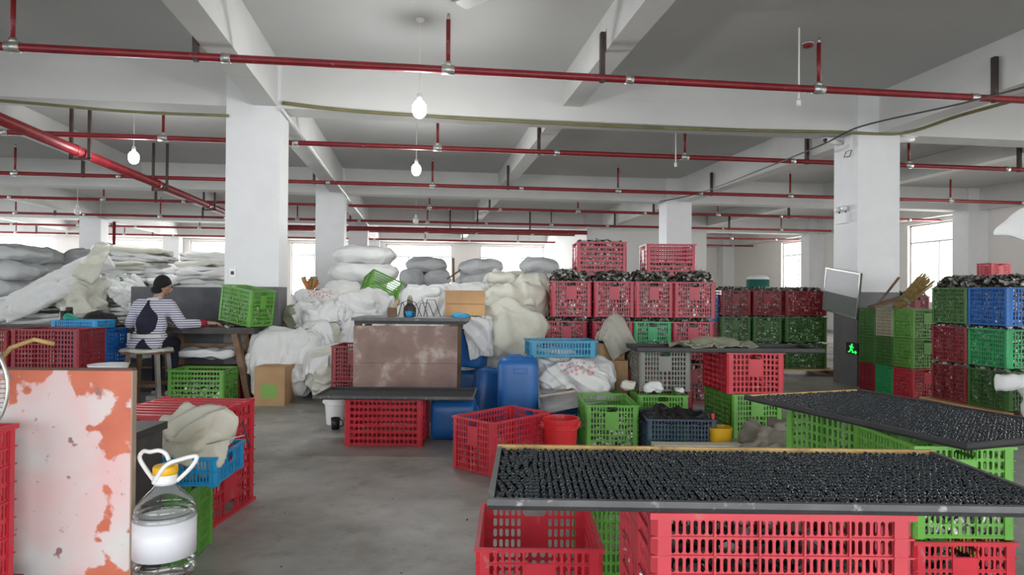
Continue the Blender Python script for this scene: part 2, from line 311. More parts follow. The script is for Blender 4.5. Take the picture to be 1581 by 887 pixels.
for y in ROWY: MB().box(XL, XR, y + 0.06, y + 0.46, 3.37, ZS + 0.01).build('main_beam', BEAMW, ceil)
for x in COLX: MB().box(x + 0.0, x + 0.27, YF, YB, 3.375, ZS + 0.01).build('column_line_beam', BEAMW, ceil)
for x in (-13.9, -5.95, 1.9, 9.9): MB().box(x - 0.12, x + 0.12, YF, YB, 3.55, ZS + 0.01).build('secondary_beam', BEAMW, ceil)
for ix, x in enumerate(COLX):
    for iy, y in enumerate(ROWY):
        if (ix, iy) == (3, 3): continue
        if iy == 0 and ix in (0, 4): continue
        o = MB().box(x - CW / 2, x + CW / 2, y, y + CD, 0, ZS).build('column', COLM)
        tag(o, 'white square concrete column with grey painted base', 'column', 'columns of the hall', 'structure')
# walls with window openings
WZ0, WZ1 = 1.0, 3.26
def window(n, a, b, axis):            # axis 'x': in the rear wall; 'y': in a side wall at x = pos
    root = thing('window_%d' % n, None, None, (0, 0, 0)); root['kind'] = 'structure'; root['label'] = 'bright aluminium framed factory window with glass panes'
    pos = axis[1]; t = 0.05
    def bx(u0, u1, z0, z1, th=0.06):
        return (u0, u1, pos - th / 2, pos + th / 2, z0, z1) if axis[0] == 'x' else (pos - th / 2, pos + th / 2, u0, u1, z0, z1)
    fr = MB()
    for q in ((a, b, WZ0, WZ0 + t), (a, b, WZ1 - t, WZ1), (a, a + t, WZ0, WZ1), (b - t, b, WZ0, WZ1), (a, b, 2.72, 2.76)): fr.box(*bx(*q))
    k = 3 if b - a > 2.4 else 2
    for i in range(1, k): u = a + (b - a) * i / k; fr.box(*bx(u - 0.02, u + 0.02, WZ0, 2.74))
    fr.build('window_frame', FRAME, root)
    for i in range(k):
        u0, u1 = a + (b - a) * i / k, a + (b - a) * (i + 1) / k
        MB().box(*bx(u0 + 0.02, u1 - 0.02, WZ0 + t, 2.72, 0.006)).build('pane', GLASS, root)
    MB().box(*bx(a + t, b - t, 2.76, WZ1 - t, 0.006)).build('pane', GLASS, root)
wn = 1
rear = []
for x in COLX[:3]: rear += [(x + 0.55, x + 3.4), (x + 4.6, x + 7.45)]
wb = MB()
def wallrun(mb, lo, hi, spans, mk, z0=WZ0, z1=WZ1):
    cur = lo
    for a, b in spans:
        if a > cur: mb.box(*mk(cur, a, 0, ZS))
        mb.box(*mk(a, b, 0, z0)); mb.box(*mk(a, b, z1, ZS)); cur = b
    mb.box(*mk(cur, hi, 0, ZS))
wallrun(wb, XL - 0.25, XR + 0.25, rear, lambda a, b, z0, z1: (a, b, YB, YB + 0.24, z0, z1))
tag(wb.build('wall_back', WALLW), 'off-white rear wall pierced by a row of windows', 'wall', kind='structure')
for a, b in rear: window(wn, a, b, ('x', YB + 0.12)); wn += 1
side = [(y + 0.62, y + 2.85) for y in ROWY[:4]]
wr = MB(); wallrun(wr, YF, YB, side, lambda a, b, z0, z1: (XR, XR + 0.24, a, b, z0, z1))
tag(wr.build('wall_right', WALLW), 'off-white side wall with windows behind the crate stacks', 'wall', kind='structure')
for a, b in side: window(wn, a, b, ('y', XR + 0.12)); wn += 1
wl = MB(); side2 = [(y + 0.62, y + 6.3) for y in ROWY[:4]]; wallrun(wl, YF, YB, side2, lambda a, b, z0, z1: (XL - 0.24, XL, a, b, z0, z1))
tag(wl.build('wall_left', WALLW), 'off-white side wall with wide windows', 'wall', kind='structure')
for a, b in side2: window(wn, a, b, ('y', XL - 0.12)); wn += 1
wf = MB(); doors = [(-15.5, -9.5), (-8, -2), (-0.5, 5.5), (7, 13)]
wallrun(wf, XL - 0.25, XR + 0.25, doors, lambda a, b, z0, z1: (a, b, YF - 0.24, YF, z0, z1), 0.001, 3.3)
tag(wf.build('wall_front', WALLW), 'off-white wall with open loading doors', 'wall', kind='structure')
# stair core in the far right corner
core = MB().box(5.55, 9.75, 22.1, YB, 0, ZS).build('wall_core', mat('core_paint', (0.68, 0.68, 0.67), 0.8, var=0.05, vscale=0.7)); tag(core, 'white block of the stair core behind the crates', 'wall', kind='structure')
# low grey partition between the left column and the sack piles
part = MB().box(-3.35, COLX[2] - CW / 2, 8.55, 8.63, 0, 1.24).build('wall_partition', GREYBOARD); tag(part, 'low dark grey partition beside the column', 'wall', kind='structure')
# ================================================================ CEILING: sprinkler pipes, bulbs, cables
PZ = 3.29
def branch_pipe(Y, label):
    root = thing('sprinkler_pipe', label, 'pipe', (0, Y, PZ), 0, 'red sprinkler pipes crossing the hall')
    MB().tube([(XL + 0.02, 0, 0), (XR - 0.02, 0, 0)], 0.036, 10, False).build('pipe', PIPE, root, True)
    for k in range(-4, 4):
        x = 0.26 + 3.75 * k
        if not XL + 0.2 < x < XR - 0.2: continue
        far = Y > 20
        t = MB().tube([(x - 0.06, 0, 0), (x + 0.06, 0, 0)], 0.047, 10).tube([(x, 0, 0.03), (x, 0, 0.075)], 0.034, 8).build('tee_fitting', GALV, root, True)
        rr = MB().tube([(x, 0, 0.06), (x, 0, 0.47)], 0.021, 8).build('riser', PIPE, root, True)
        MB().tube([(x, 0, 0.47), (x, 0, 0.53)], [0.02, 0.012], 8).build('sprinkler_head', GALV, rr, True)
        MB().tube([(x + 1.72, 0, 0), (x + 1.80, 0, 0)], 0.044, 10).build('coupling', GALV, root, True)
    for x in (-13.9 - 0.15, -9.93 - 0.06, -5.95 - 0.15, -1.93 - 0.06, 1.9 - 0.15, 6.07 - 0.06, 9.9 - 0.15):
        MB().box(x - 0.022, x + 0.022, -0.03, 0.03, -0.04, 0.44).build('hanger', DARKIRON, root)
    return root
for i, Y in enumerate((6.4, 9.9, 13.4, 16.9, 20.4, 23.9, 27.4)):
    branch_pipe(Y, ['red sprinkler pipe with tee fittings in front of the first two columns', 'red sprinkler pipe just past the first pair of columns', 'red sprinkler pipe between the first and second column rows, nearer the second', 'red sprinkler pipe just past the second column row', 'red sprinkler pipe in front of the thick main', 'red sprinkler pipe past the thick main', 'red sprinkler pipe closest to the rear windows'][i])
root = thing('main_pipe', 'thick red sprinkler main running back under the beams and turning right', 'pipe', (0, 0, 3.14))
MB().tube([(-4.75, YF + 0.3, 0), (-4.75, 21.5, 0), (-4.72, 21.72, 0.02), (-4.6, 21.85, 0.04), (-4.4, 21.9, 0.05), (5.5, 21.9, 0.07)], 0.072, 14).build('pipe', PIPE, root, True)
for y in (1.5, 5.5, 7.6, 10.2, 13.2, 16.2, 19.2):
    MB().tube([(-4.75, y - 0.05, 0), (-4.75, y + 0.05, 0)], 0.083, 14).build('clamp', PIPE, root, True)
    m = MB()
    for s in (-0.12, 0.12): m.box(-4.75 + s - 0.02, -4.75 + s + 0.02, y + 0.13, y + 0.17, -0.09, 0.79)
    m.box(-4.89, -4.61, y + 0.13, y + 0.17, -0.11, -0.075).build('hanger_bracket', DARKIRON, root)
for x in (-2.6, 1.0, 3.6): MB().box(x - 0.02, x + 0.02, 21.86, 21.94, 0.0, 0.78).build('hanger_bracket', DARKIRON, root)
o = MB().tube([W(cxp(175, 20), 20, 3.2), W(cxp(175, 20), 20, 0.0)], 0.045, 8).build('drop_pipe', PIPE, None, True); tag(o, 'thin red vertical pipe beside the far white column', 'pipe')
o = MB().tube([(-2.6, 21.98, 3.18), (-2.6, 22.1, 3.1), (-2.6, 22.1, 0)], 0.05, 8).build('drop_pipe', PIPE, None, True); tag(o, 'red vertical pipe dropping from the thick main', 'pipe')

def bulb(px, py, d, lit, label, cat='light bulb', size=1.0):
    p = at(px, py, d); root = thing('hanging_bulb', label, cat, p, 0, 'bulbs hanging from the slab')
    top = ZS - p.z
    MB().tube([(0, 0, 0.12 * size), (0, 0, top)], 0.005, 6).build('wire', WHITEP, root)
    MB().lathe([(0.0, 0.135), (0.022, 0.13), (0.026, 0.09), (0.026, 0.06)], 12).build('socket', WHITEP, root, True)
    pr = [(0.0, -0.115), (0.03, -0.11), (0.058, -0.085), (0.070, -0.045), (0.070, 0.01), (0.05, 0.045), (0.028, 0.062)]
    MB().lathe([(r * size, z * size if z < 0 else z) for r, z in pr], 16).build('bulb', BULB if lit else BULBOFF, root, True)
    MB().lathe([(0.0, top), (0.045, top), (0.045, top - 0.02), (0.015, top - 0.035), (0, top - 0.035)][::-1], 12).build('ceiling_rose', WHITEP, root, True)
    if lit:
        l = bpy.data.lights.new('bulb_glow', 'POINT'); l.energy = 35; l.shadow_soft_size = 0.08; lo = bpy.data.objects.new('bulb_glow', l); COL.objects.link(lo); lo.parent = root; lo.location = (0, 0, -0.22)
bulb(645, 164, 6.75, True, 'lit white bulb hanging in front of the nearest cross beam')
bulb(204, 240, 9.6, True, 'lit white bulb hanging beside the thick diagonal red main')
bulb(641, 259, 10.3, True, 'lit white bulb hanging between the first and second cross beams')
bulb(641, 339, 17.3, False, 'unlit white bulb hanging past the second cross beam')
bulb(118, 324, 15.5, False, 'unlit white bulb hanging over the grey bales')
def dropcord(px, y0, d, label):
    p = at(px, y0, d); root = thing('empty_lamp_holder', label, 'lamp holder', p, 0, 'empty lamp holders on cords')
    MB().tube([(0, 0, 0.03), (0, 0, ZS - p.z)], 0.009, 6).build('cord', WHITEP, root)
    MB().lathe([(0.0, -0.03), (0.02, -0.03), (0.022, 0.02), (0.01, 0.04), (0, 0.04)], 10).build('socket', WHITEP, root, True)
dropcord(1232, 158, 6.9, 'empty lamp holder on a pale cord before the nearest cross beam')
dropcord(1042, 254, 10.2, 'empty lamp holder on a pale cord past the nearest cross beam')
def detector(px, py, d, label):
    p = at(px, py, d); root = thing('smoke_detector', label, 'detector', (p.x, p.y, ZS), 0, 'red alarm fittings on the slab')
    MB().lathe([(0.0, -0.05), (0.05, -0.04), (0.055, -0.012), (0.04, 0.0), (0, 0)], 14).build('housing', PIPE, root, True)
    MB().lathe([(0.06, -0.006), (0.06, 0.0)], 14).build('mounting_plate', WHITEP, root, True)
dd = F * (ZS - CAMH) / (hz(1246) - 66); detector(1246, 66, dd, 'red disc alarm on the slab beside a sprinkler riser')
dd = F * (ZS - CAMH) / (hz(1431) - 266); detector(1431, 266, dd, 'small red disc alarm on the slab past the white column')

def cable(name, pts, r, m, label, cat='cable', n=6):
    # smooth Catmull path through the given points
    P = [Vector(p) for p in pts]; out = []
    for i in range(len(P) - 1):
        a, b, c, d = P[max(i - 1, 0)], P[i], P[i + 1], P[min(i + 2, len(P) - 1)]
        for k in range(8):
            t = k / 8; out.append(0.5 * ((2 * b) + (c - a) * t + (2 * a - 5 * b + 4 * c - d) * t * t + (3 * b - a - 3 * c + d) * t ** 3))
    out.append(P[-1]); o = MB().tube(out, r, n).build(name, m, None, True); return tag(o, label, cat)
YB1 = 8.27
def onrow(px, py, Y): d = rowd(px, Y); return at(px, py, d)
cable('cable_bundle', [onrow(433, 158, YB1), onrow(560, 172, YB1), onrow(800, 187, YB1), onrow(1050, 198, YB1), onrow(1280, 203, YB1), onrow(1390, 205, 8.25), at(1480, 178, 8.4), at(1585, 149, 7.9)], 0.022, CABLE, 'yellow green cable bundle sagging along the nearest beam between the columns')
cable('cable_bundle', [onrow(-60, 150, YB1), onrow(60, 160, YB1), onrow(200, 172, YB1), onrow(350, 178, YB1)], 0.018, CABLE, 'yellow green cable bundle along the nearest beam beyond the left column')
cable('cable_conduit', [(-1.60, 8.25, 3.33), (-1.60, 10, 3.34), (-1.60, 14, 3.33), (-1.60, 15.2, 3.34), (-1.60, 18.5, 3.34), (-1.60, 22.2, 3.33)], 0.022, WHITEP, 'pale conduit running back under the column line beam')
cable('black_cable', [at(1610, 126, 5.6), at(1480, 160, 6.8), at(1330, 194, 8.2), at(1270, 222, 8.9), at(1190, 255, 10.5), at(1081, 297, 13.8), at(1017, 311, 15.0)], 0.010, BLACKP, 'thin black cable sagging from the white column to the next one')

# security cameras, junction box, emergency lamp, exit sign on the right column
CRX0, CRX1 = COLX[3] - CW / 2, COLX[3] + CW / 2
def seccam(loc, rz, label):
    root = thing('security_camera', label, 'camera', loc, rz, 'bullet cameras on the white column')
    MB().tube([(0, 0, 0), (-0.10, 0, -0.02)], 0.014, 8).build('bracket', WHITEP, root, True)
    MB().tube([(-0.05, 0, 0.0), (-0.27, 0, 0.03)], 0.042, 12).build('housing', WHITEP, root, True)
    MB().tube([(-0.265, 0, 0.029), (-0.285, 0, 0.032)], 0.036, 12).build('lens', BLACKP, root, True)
    MB().box(-0.31, -0.07, -0.045, 0.045, 0.045, 0.055).build('sun_shield', WHITEP, root)
zc = zp(1272, 222, 9.4)
seccam((CRX0, 8.62, zc), R(4), 'white bullet camera aimed left on the side of the near white column')
seccam((CRX1, 8.37, zc + 0.02), R(186), 'white bullet camera aimed right on the near white column')
root = thing('junction_box', 'small white junction box beside the bullet camera on the column', 'junction box', (CRX0, 8.45, zc - 0.12))
MB().box(-0.05, 0, -0.07, 0.07, -0.02, 0.16).build('box', WHITEP, root); MB().box(-0.058, -0.05, -0.06, 0.06, -0.01, 0.15).build('lid', WHITEP, root)
MB().tube([(-0.03, 0.05, -0.02), (-0.04, 0.09, -0.09), (-0.03, -0.02, -0.1), (-0.02, -0.05, -0.02)], 0.006, 6).build('loop_wire', BLACKP, root, True)
ze = zp(1302, 336, 9.2)
root = thing('emergency_lamp', 'white twin-head emergency lamp on the column side', 'lamp', (CRX0, 8.58, ze))
MB().box(-0.06, 0, -0.12, 0.12, -0.07, 0.07).build('box', WHITEP, root)
for y in (-0.07, 0.07): MB().tube([(-0.03, y, 0.06), (-0.035, y, 0.12)], 0.012, 8).build('neck', BLACKP, root, True); MB().tube([(-0.01, y, 0.14), (-0.075, y, 0.125)], [0.03, 0.042], 12).build('lamp_head', WHITEP, root, True)
zx = zp(1308, 537, 9.1)
root = thing('exit_sign', 'lit green running figure exit sign low on the grey column base', 'sign', (CRX0, 8.43, zx))
MB().box(-0.03, 0, -0.19, 0.06, -0.075, 0.075).build('housing', BLACKP, root)
m = MB()                                        # running figure with arrow
def q(a, b, wd): m.bar((-0.034, -a[0] - 0.065, a[1]), (-0.034, -b[0] - 0.065, b[1]), 0.004, wd)
q((-0.01, 0.045), (0.015, 0.045), 0.03); q((0.0, 0.03), (-0.02, -0.01), 0.028); q((0.0, 0.022), (0.04, 0.01), 0.014); q((-0.01, 0.02), (-0.045, 0.03), 0.013); q((-0.02, -0.01), (0.02, -0.03), 0.018); q((0.02, -0.03), (0.015, -0.06), 0.014); q((-0.02, -0.01), (-0.04, -0.045), 0.017); q((-0.04, -0.045), (-0.075, -0.05), 0.014); q((0.03, -0.048), (0.095, -0.048), 0.014); q((0.075, -0.03), (0.097, -0.048), 0.012); q((0.075, -0.066), (0.097, -0.048), 0.012)
m.build('running_figure', EXITG, root)
# switch plate on the left column, hook
root = thing('wall_switch', 'small grey switch plate on the left white column above its grey base', 'switch', at(359, 421, rowd(359, 8.3)))
MB().box(-0.04, 0.04, -0.012, 0.0, -0.05, 0.05).build('plate', FRAME, root); MB().box(-0.018, 0.018, -0.018, -0.012, -0.02, 0.02).build('rocker', BLACKP, root)
# ceiling fan above the top edge of the view
root = thing('ceiling_fan', 'grey white three blade ceiling fan hanging near the lit bulb', 'fan', W(cxp(790, 5.2), 5.2, 3.58))
MB().tube([(0, 0, 0.05), (0, 0, ZS - 3.58)], 0.012, 8).build('rod', WHITEP, root, True); MB().lathe([(0, -0.06), (0.08, -0.05), (0.11, 0), (0.09, 0.05), (0, 0.07)], 16).build('motor', WHITEP, root, True)
for k in range(3):
    a = R(8 + 120 * k); mt = Matrix.Rotation(a, 3, 'Z') @ Matrix.Rotation(R(9), 3, 'X'); mb = MB(); vs = []
    for x, wd in ((0.10, 0.03), (0.2, 0.06), (0.6, 0.065), (0.62, 0.045)):
        for y in (-wd, wd):
            for z in (-0.003, 0.003): vs.append(mt @ Vector((x, y, z)))
    fs = [(0, 1, 3, 2), (12, 14, 15, 13)]
    for i in range(3): b0 = i * 4; fs += [(b0, b0 + 4, b0 + 5, b0 + 1), (b0 + 2, b0 + 3, b0 + 7, b0 + 6), (b0 + 1, b0 + 5, b0 + 7, b0 + 3), (b0, b0 + 2, b0 + 6, b0 + 4)]
    mb.add(vs, fs).build('blade', WHITEP, root)

# ================================================================ CRATES
def slot_cell(mb, mp, u0, u1, v0, v1, fu, fv, t, solid=False):
    if solid:
        P = [mp(u, v, w_) for w_ in (0, -t) for u, v in ((u0, v0), (u1, v0), (u1, v1), (u0, v1))]
        mb.add(P, [(0, 1, 2, 3), (7, 6, 5, 4)]); return
    uc, vc, hu, hv = (u0 + u1) / 2, (v0 + v1) / 2, (u1 - u0) * fu / 2, (v1 - v0) * fv / 2
    c = min(hu, hv) * 0.6; a, b, e, d = uc - hu, vc - hv, uc + hu, vc + hv
    H8 = [(a + c, b), (e - c, b), (e, b + c), (e, d - c), (e - c, d), (a + c, d), (a, d - c), (a, b + c)]; O4 = [(u0, v0), (u1, v0), (u1, v1), (u0, v1)]
    P = [mp(u, v, 0) for u, v in O4 + H8] + [mp(u, v, -t) for u, v in O4 + H8]
    fr = [(0, 1, 5, 4), (1, 2, 7, 6), (2, 3, 9, 8), (3, 0, 11, 10), (1, 6, 5), (2, 8, 7), (3, 10, 9), (0, 4, 11)]
    fs = fr + [tuple(12 + i for i in reversed(f)) for f in fr]
    for k in range(8): i, j = 4 + k, 4 + (k + 1) % 8; fs.append((i, j, j + 12, i + 12))
    mb.add(P, fs)
def crate_meshes(pre, L, Wd, H, rows, gside, nper, nend, horiz=False):
    pw, t, rim, bot = 0.045, 0.004, 0.012 if H > 0.2 else 0.012, 0.014
    out = []; v0, v1 = bot, H - rim; rh = (v1 - v0) / rows
    def bx(mb, mp, ua, ub, va, vb, wa, wb):
        P = [mp(u, v, w_) for u in (ua, ub) for v in (va, vb) for w_ in (wa, wb)]
        mb.add(P, [(0, 1, 3, 2), (4, 6, 7, 5), (0, 4, 5, 1), (2, 3, 7, 6), (0, 2, 6, 4), (1, 5, 7, 3)])
    for s in (1, -1):                       # long sides
        mb = MB(); mp = lambda u, v, w_, s=s: (u * -s, s * (Wd / 2 - 0.009 + w_), v)
        ua, ub = -L / 2 + pw, L / 2 - pw; gw = (ub - ua) / gside; cw = gw / nper
        for g in range(gside):
            for k in range(nper):
                for r in range(rows):
                    slot_cell(mb, mp, ua + g * gw + k * cw, ua + g * gw + (k + 1) * cw, v0 + r * rh, v0 + (r + 1) * rh, 0.82 if horiz else 0.6, 0.62 if horiz else 0.76, t)
        for g in range(gside + 1): u = ua + g * gw; bx(mb, mp, u - 0.0025, u + 0.0025, v0, v1, 0, 0.006)
        for r in range(rows + 1): bx(mb, mp, ua, ub, v0 + r * rh - 0.0018, v0 + r * rh + 0.0018, 0, 0.006)
        out.append(('side_panel', mb.mesh(pre + '_side', CRED)))
    for s in (1, -1):                       # ends with hand hole and plate
        mb = MB(); mp = lambda u, v, w_, s=s: (s * (L / 2 - 0.009 + w_), u * s, v)
        ua, ub = -Wd / 2 + pw, Wd / 2 - pw; cwid = min(0.105, (ub - ua) * 0.32); gw = (ub - ua - cwid) / 2; cw = gw / nend
        for g, us in enumerate((ua, ua + gw + cwid)):
            for k in range(nend):
                for r in range(rows): slot_cell(mb, mp, us + k * cw, us + (k + 1) * cw, v0 + r * rh, v0 + (r + 1) * rh, 0.6, 0.76, t)
        u = ua + gw
        for r in range(rows):
            a, b = v0 + r * rh, v0 + (r + 1) * rh
            if r == rows - 1: slot_cell(mb, mp, u, u + cwid, a, b, 0.92, 0.86, t)
            elif rows > 4 and r >= rows - 4: slot_cell(mb, mp, u, u + cwid, a, b, 0, 0, t, True)
            else:
                for k in range(3): slot_cell(mb, mp, u + k * cwid / 3, u + (k + 1) * cwid / 3, a, b, 0.6, 0.76, t)
        if rows > 4: bx(mb, mp, u, u + cwid, v0 + (rows - 4) * rh, v0 + (rows - 1) * rh, 0, 0.005)
        for uu in (ua, u, u + cwid, ub): bx(mb, mp, uu - 0.0025, uu + 0.0025, v0, v1, 0, 0.006)
        for r in range(rows + 1):
            if r == 0 or r >= rows - 1 or r % 2 == 0: bx(mb, mp, ua, ub, v0 + r * rh - 0.0018, v0 + r * rh + 0.0018, 0, 0.006)
        out.append(('end_panel', mb.mesh(pre + '_end', CRED)))
    for sx in (1, -1):
        for sy in (1, -1):
            mb = MB(); x1, y1 = L / 2 - 0.002, Wd / 2 - 0.002; i = pw + 0.001
            prof = [(x1 - i, y1), (x1 - 0.014, y1), (x1, y1 - 0.014), (x1, y1 - i), (x1 - 0.010, y1 - i), (x1 - 0.010, y1 - 0.018), (x1 - 0.018, y1 - 0.010), (x1 - i, y1 - 0.010)]
            n = len(prof); vs = [(sx * x, sy * y, z) for z in (0, H - rim + 0.001) for x, y in prof]
            fs = [(k, (k + 1) % n, n + (k + 1) % n, n + k) for k in range(n)] + [tuple(range(n)), tuple(range(n, 2 * n))]
            mb.add(vs, fs)
            for r in range(1, rows):
                z = v0 + r * rh; mb.box(*sorted((sx * (x1 - i), sx * (x1 + 0.0012))), *sorted((sy * (y1 - 0.012), sy * (y1 + 0.0012))), z - 0.0018, z + 0.0018)
                mb.box(*sorted((sx * (x1 - 0.012), sx * (x1 + 0.0012))), *sorted((sy * (y1 - i), sy * (y1 - 0.012))), z - 0.0018, z + 0.0018)
            out.append(('corner_post', mb.mesh(pre + '_post', CRED)))
    mb = MB().box(-L / 2 + 0.006, L / 2 - 0.006, -Wd / 2 + 0.006, Wd / 2 - 0.006, 0.004, 0.012)
    for k in range(-3, 4): mb.box(-L / 2 + 0.02, L / 2 - 0.02, k * Wd / 7.5 - 0.002, k * Wd / 7.5 + 0.002, 0, 0.004)
    out.append(('base_plate', mb.mesh(pre + '_base', CRED)))
    mb = MB(); a, b, th = L / 2 + 0.003, Wd / 2 + 0.003, 0.016
    for x0, x1, y0, y1 in ((-a, a, b - th, b), (-a, a, -b, -b + th), (-a, -a + th, -b + th, b - th), (a - th, a, -b + th, b - th)): mb.box(x0, x1, y0, y1, H - rim, H)
    out.append(('rim', mb.mesh(pre + '_rim', CRED)))
    return out
L0, W0, H0 = 0.62, 0.44, 0.38
CRATE = crate_meshes('crate', L0, W0, H0, 8, 3, 6, 5)
CRATED = crate_meshes('crate_dense', L0, W0, H0, 10, 5, 6, 5)
CRATEH = crate_meshes('crate_wide', L0, W0, H0, 7, 5, 3, 4, True)
BASKET = crate_meshes('basket', 0.46, 0.33, 0.13, 2, 3, 6, 4)
DIMS = {'crate': (L0, W0, H0), 'dense': (L0, W0, H0), 'wide': (L0, W0, H0), 'basket': (0.46, 0.33, 0.13)}
SETS = {'crate': CRATE, 'dense': CRATED, 'wide': CRATEH, 'basket': BASKET}
def crate(name, label, m, loc, rz, dims, kind='crate', group=None, euler=None):
    root = thing(name, label, 'crate' if kind != 'basket' else 'basket', loc, rz, group)
    if euler: root.rotation_euler = euler
    D = DIMS[kind]; root.scale = (dims[0] / D[0], dims[1] / D[1], dims[2] / D[2])
    for pn, me in SETS[kind]:
        c = obj(pn, me, root); linkmat(c, m)
    return root
def crateF(label, m, pl, pr, dF, depth, z0, H, face='end', rot=0.0, kind='crate', group=None, fill=None, name='plastic_crate'):
    wd = (pr - pl) / F * dF; c = cxp((pl + pr) / 2, dF); rz = -YAW + R(rot)
    ox, oy = -math.sin(R(rot)) * depth / 2, math.cos(R(rot)) * depth / 2
    loc = W(c + ox, dF + oy, z0)
    if face == 'end': dims = (depth, wd, H); rz += R(90)
    else: dims = (wd, depth, H)
    o = crate(name, label, m, loc, rz, dims, kind, group)
    if fill: heap(o, dims, fill, label)
    return o
# heaps of shells lying in crates
def heap_mesh(seed, top, mound, n, fsz=(0.028, 0.046)):
    rnd = random.Random(seed); mb = MB(); a, b = L0 / 2 - 0.026, W0 / 2 - 0.026
    def hgt(x, y): return top + mound * max(0, (1 - (x / a) ** 8)) * max(0, (1 - (y / b) ** 8)) + 0.02 * noise.noise(Vector((x * 9, y * 9, seed)))
    mb.cur = 0; ng = 8; vs = [(-a + 2 * a * i / ng, -b + 2 * b * j / ng, hgt(-a + 2 * a * i / ng, -b + 2 * b * j / ng) - 0.02) for j in range(ng + 1) for i in range(ng + 1)]
    mb.add(vs, [(j * (ng + 1) + i, j * (ng + 1) + i + 1, (j + 1) * (ng + 1) + i + 1, (j + 1) * (ng + 1) + i) for j in range(ng) for i in range(ng)])
    mb.add([(sx * a, sy * b, z) for z in (0.016, top - 0.018) for sx, sy in ((-1, -1), (1, -1), (1, 1), (-1, 1))], [(0, 1, 5, 4), (1, 2, 6, 5), (2, 3, 7, 6), (3, 0, 4, 7), (3, 2, 1, 0)])
    for k in range(n):
        r = rnd.random(); nrm = Vector((rnd.gauss(0, 0.9), rnd.gauss(0, 0.9), 1))
        if r < 0.42: x, y = rnd.uniform(-a, a), rnd.uniform(-b, b); p = Vector((x, y, hgt(x, y) + rnd.uniform(-0.012, 0.008)))
        elif r < 0.72: s = rnd.choice((-1, 1)); p = Vector((rnd.uniform(-a, a), s * (b + 0.003), rnd.uniform(0.02, top))); nrm = Vector((rnd.gauss(0, 0.5), s, rnd.gauss(0, 0.5)))
        else: s = rnd.choice((-1, 1)); p = Vector((s * (a + 0.003), rnd.uniform(-b, b), rnd.uniform(0.02, top))); nrm = Vector((s, rnd.gauss(0, 0.5), rnd.gauss(0, 0.5)))
        q_ = nrm.to_track_quat('Z', 'Y').to_matrix() @ Matrix.Rotation(rnd.uniform(0, 6.28), 3, 'Z'); s1 = rnd.uniform(*fsz); s2 = s1 * rnd.uniform(0.5, 0.7); bow = s1 * 0.3 * rnd.choice((1, 1, -1))
        if r >= 0.42: s1 *= 0.8; s2 *= 0.8; bow = 0.004
        mb.cur = rnd.choices((0, 1, 2), (0.40, 0.33, 0.27))[0]
        vs = [q_ @ Vector((s1 * math.cos(t), s2 * math.sin(t), 0)) + p for t in (0, 1.05, 2.09, 3.14, 4.19, 5.24)] + [q_ @ Vector((0, 0, bow)) + p]
        mb.add(vs, [(i, (i + 1) % 6, 6) for i in range(6)])
    return mb.mesh('shell_heap', [SH1, SH2, SH3])
HEAPS = {'full': [heap_mesh(i, 0.365, 0.05, 1300) for i in (1, 2, 3)], 'flat': [heap_mesh(i, 0.35, 0.035, 1200) for i in (5, 6)], 'half': [heap_mesh(i, 0.20, 0.03, 900) for i in (8, 9)], 'low': [heap_mesh(11, 0.12, 0.03, 700)], 'top': [heap_mesh(i, 0.375, 0.11, 1500) for i in (13, 14)]}
hcount = [0]
def heap(cr, dims, kind, label):
    hcount[0] += 1; v = HEAPS[kind]; o = obj('shell_heap', v[hcount[0] % len(v)]); o.location = cr.location; o.rotation_euler = cr.rotation_euler; o.scale = cr.scale
    tag(o, ('dark and pearly shells heaped in ' + label)[:120] if len(label.split()) < 11 else 'dark and pearly shells in ' + ' '.join(label.split()[:11]), 'shells', kind='stuff'); return o
# ================================================================ TRAYS OF BLACK SHELLS
def tray(label, c0, d0, ang, L, D, ztop, deep, mrim, mback, mbase, end=None, group=None):
    # c0, d0: near-left corner in camera-aligned floor coordinates; ang: turn of the long edge
    root = thing('drying_tray', label, 'tray', W(c0, d0, ztop - deep), -YAW + ang, group); t = 0.012
    MB().box(0, L, 0, D, 0, 0.008).build('tray_base', mbase, root)
    MB().box(0, L, 0, t, 0, deep).build('rim_board', mrim, root); MB().box(0, L, D - t, D, 0, deep + (0.002 if mback is TRAYY else 0)).build('rim_board', mback, root)
    MB().box(0, t, t, D - t, 0, deep).build('rim_board', end or mrim, root); MB().box(L - t, L, t, D - t, 0, deep).build('rim_board', mrim if end is None else mrim, root)
    return root
ICO = None
def ico_base(sub):
    bm = bmesh.new(); bmesh.ops.create_icosphere(bm, subdivisions=sub, radius=1.0); v = [x.co.copy() for x in bm.verts]; f = [tuple(q.index for q in x.verts) for x in bm.faces]; bm.free(); return v, f
I1, I2 = ico_base(1), ico_base(2)
# front tray: near-left corner from the pixels, height from the stacked crates below
T1z = 0.80
c1, d1 = cxp(755, 1.322), 1.322
T1 = tray('grey metal tray packed with glossy black shells, on the faded red crate', c1, d1, R(-1.2), 1.13, 0.475, T1z, 0.020, TRAYM, TRAYY, TRAYD)
def waves(L, D, px, py, amp, seed):
    rnd = random.Random(seed); out = []
    nx, ny = int(L / px) - 1, int(D / py) - 1
    for i in range(nx):
        for j in range(ny):
            x, y = 0.016 + i * px, 0.017 + j * py
            x += amp * math.sin(2 * math.pi * y / 0.30 + 2.6 * math.sin(x * 5.1 + seed)) * math.sin(math.pi * min(1, x / 0.1)) * math.sin(math.pi * min(1.0, (L - x) / 0.1) / 2)
            x += rnd.gauss(0, 0.0010); y += rnd.gauss(0, 0.0012)
            if 0.016 < x < L - 0.016 and 0.016 < y < D - 0.016: out.append((x, y, rnd.gauss(0, 0.0010)))
    return out
b1 = waves(1.13, 0.475, 0.0136, 0.0245, 0.022, 3)
b1.sort(key=lambda p: p[1])
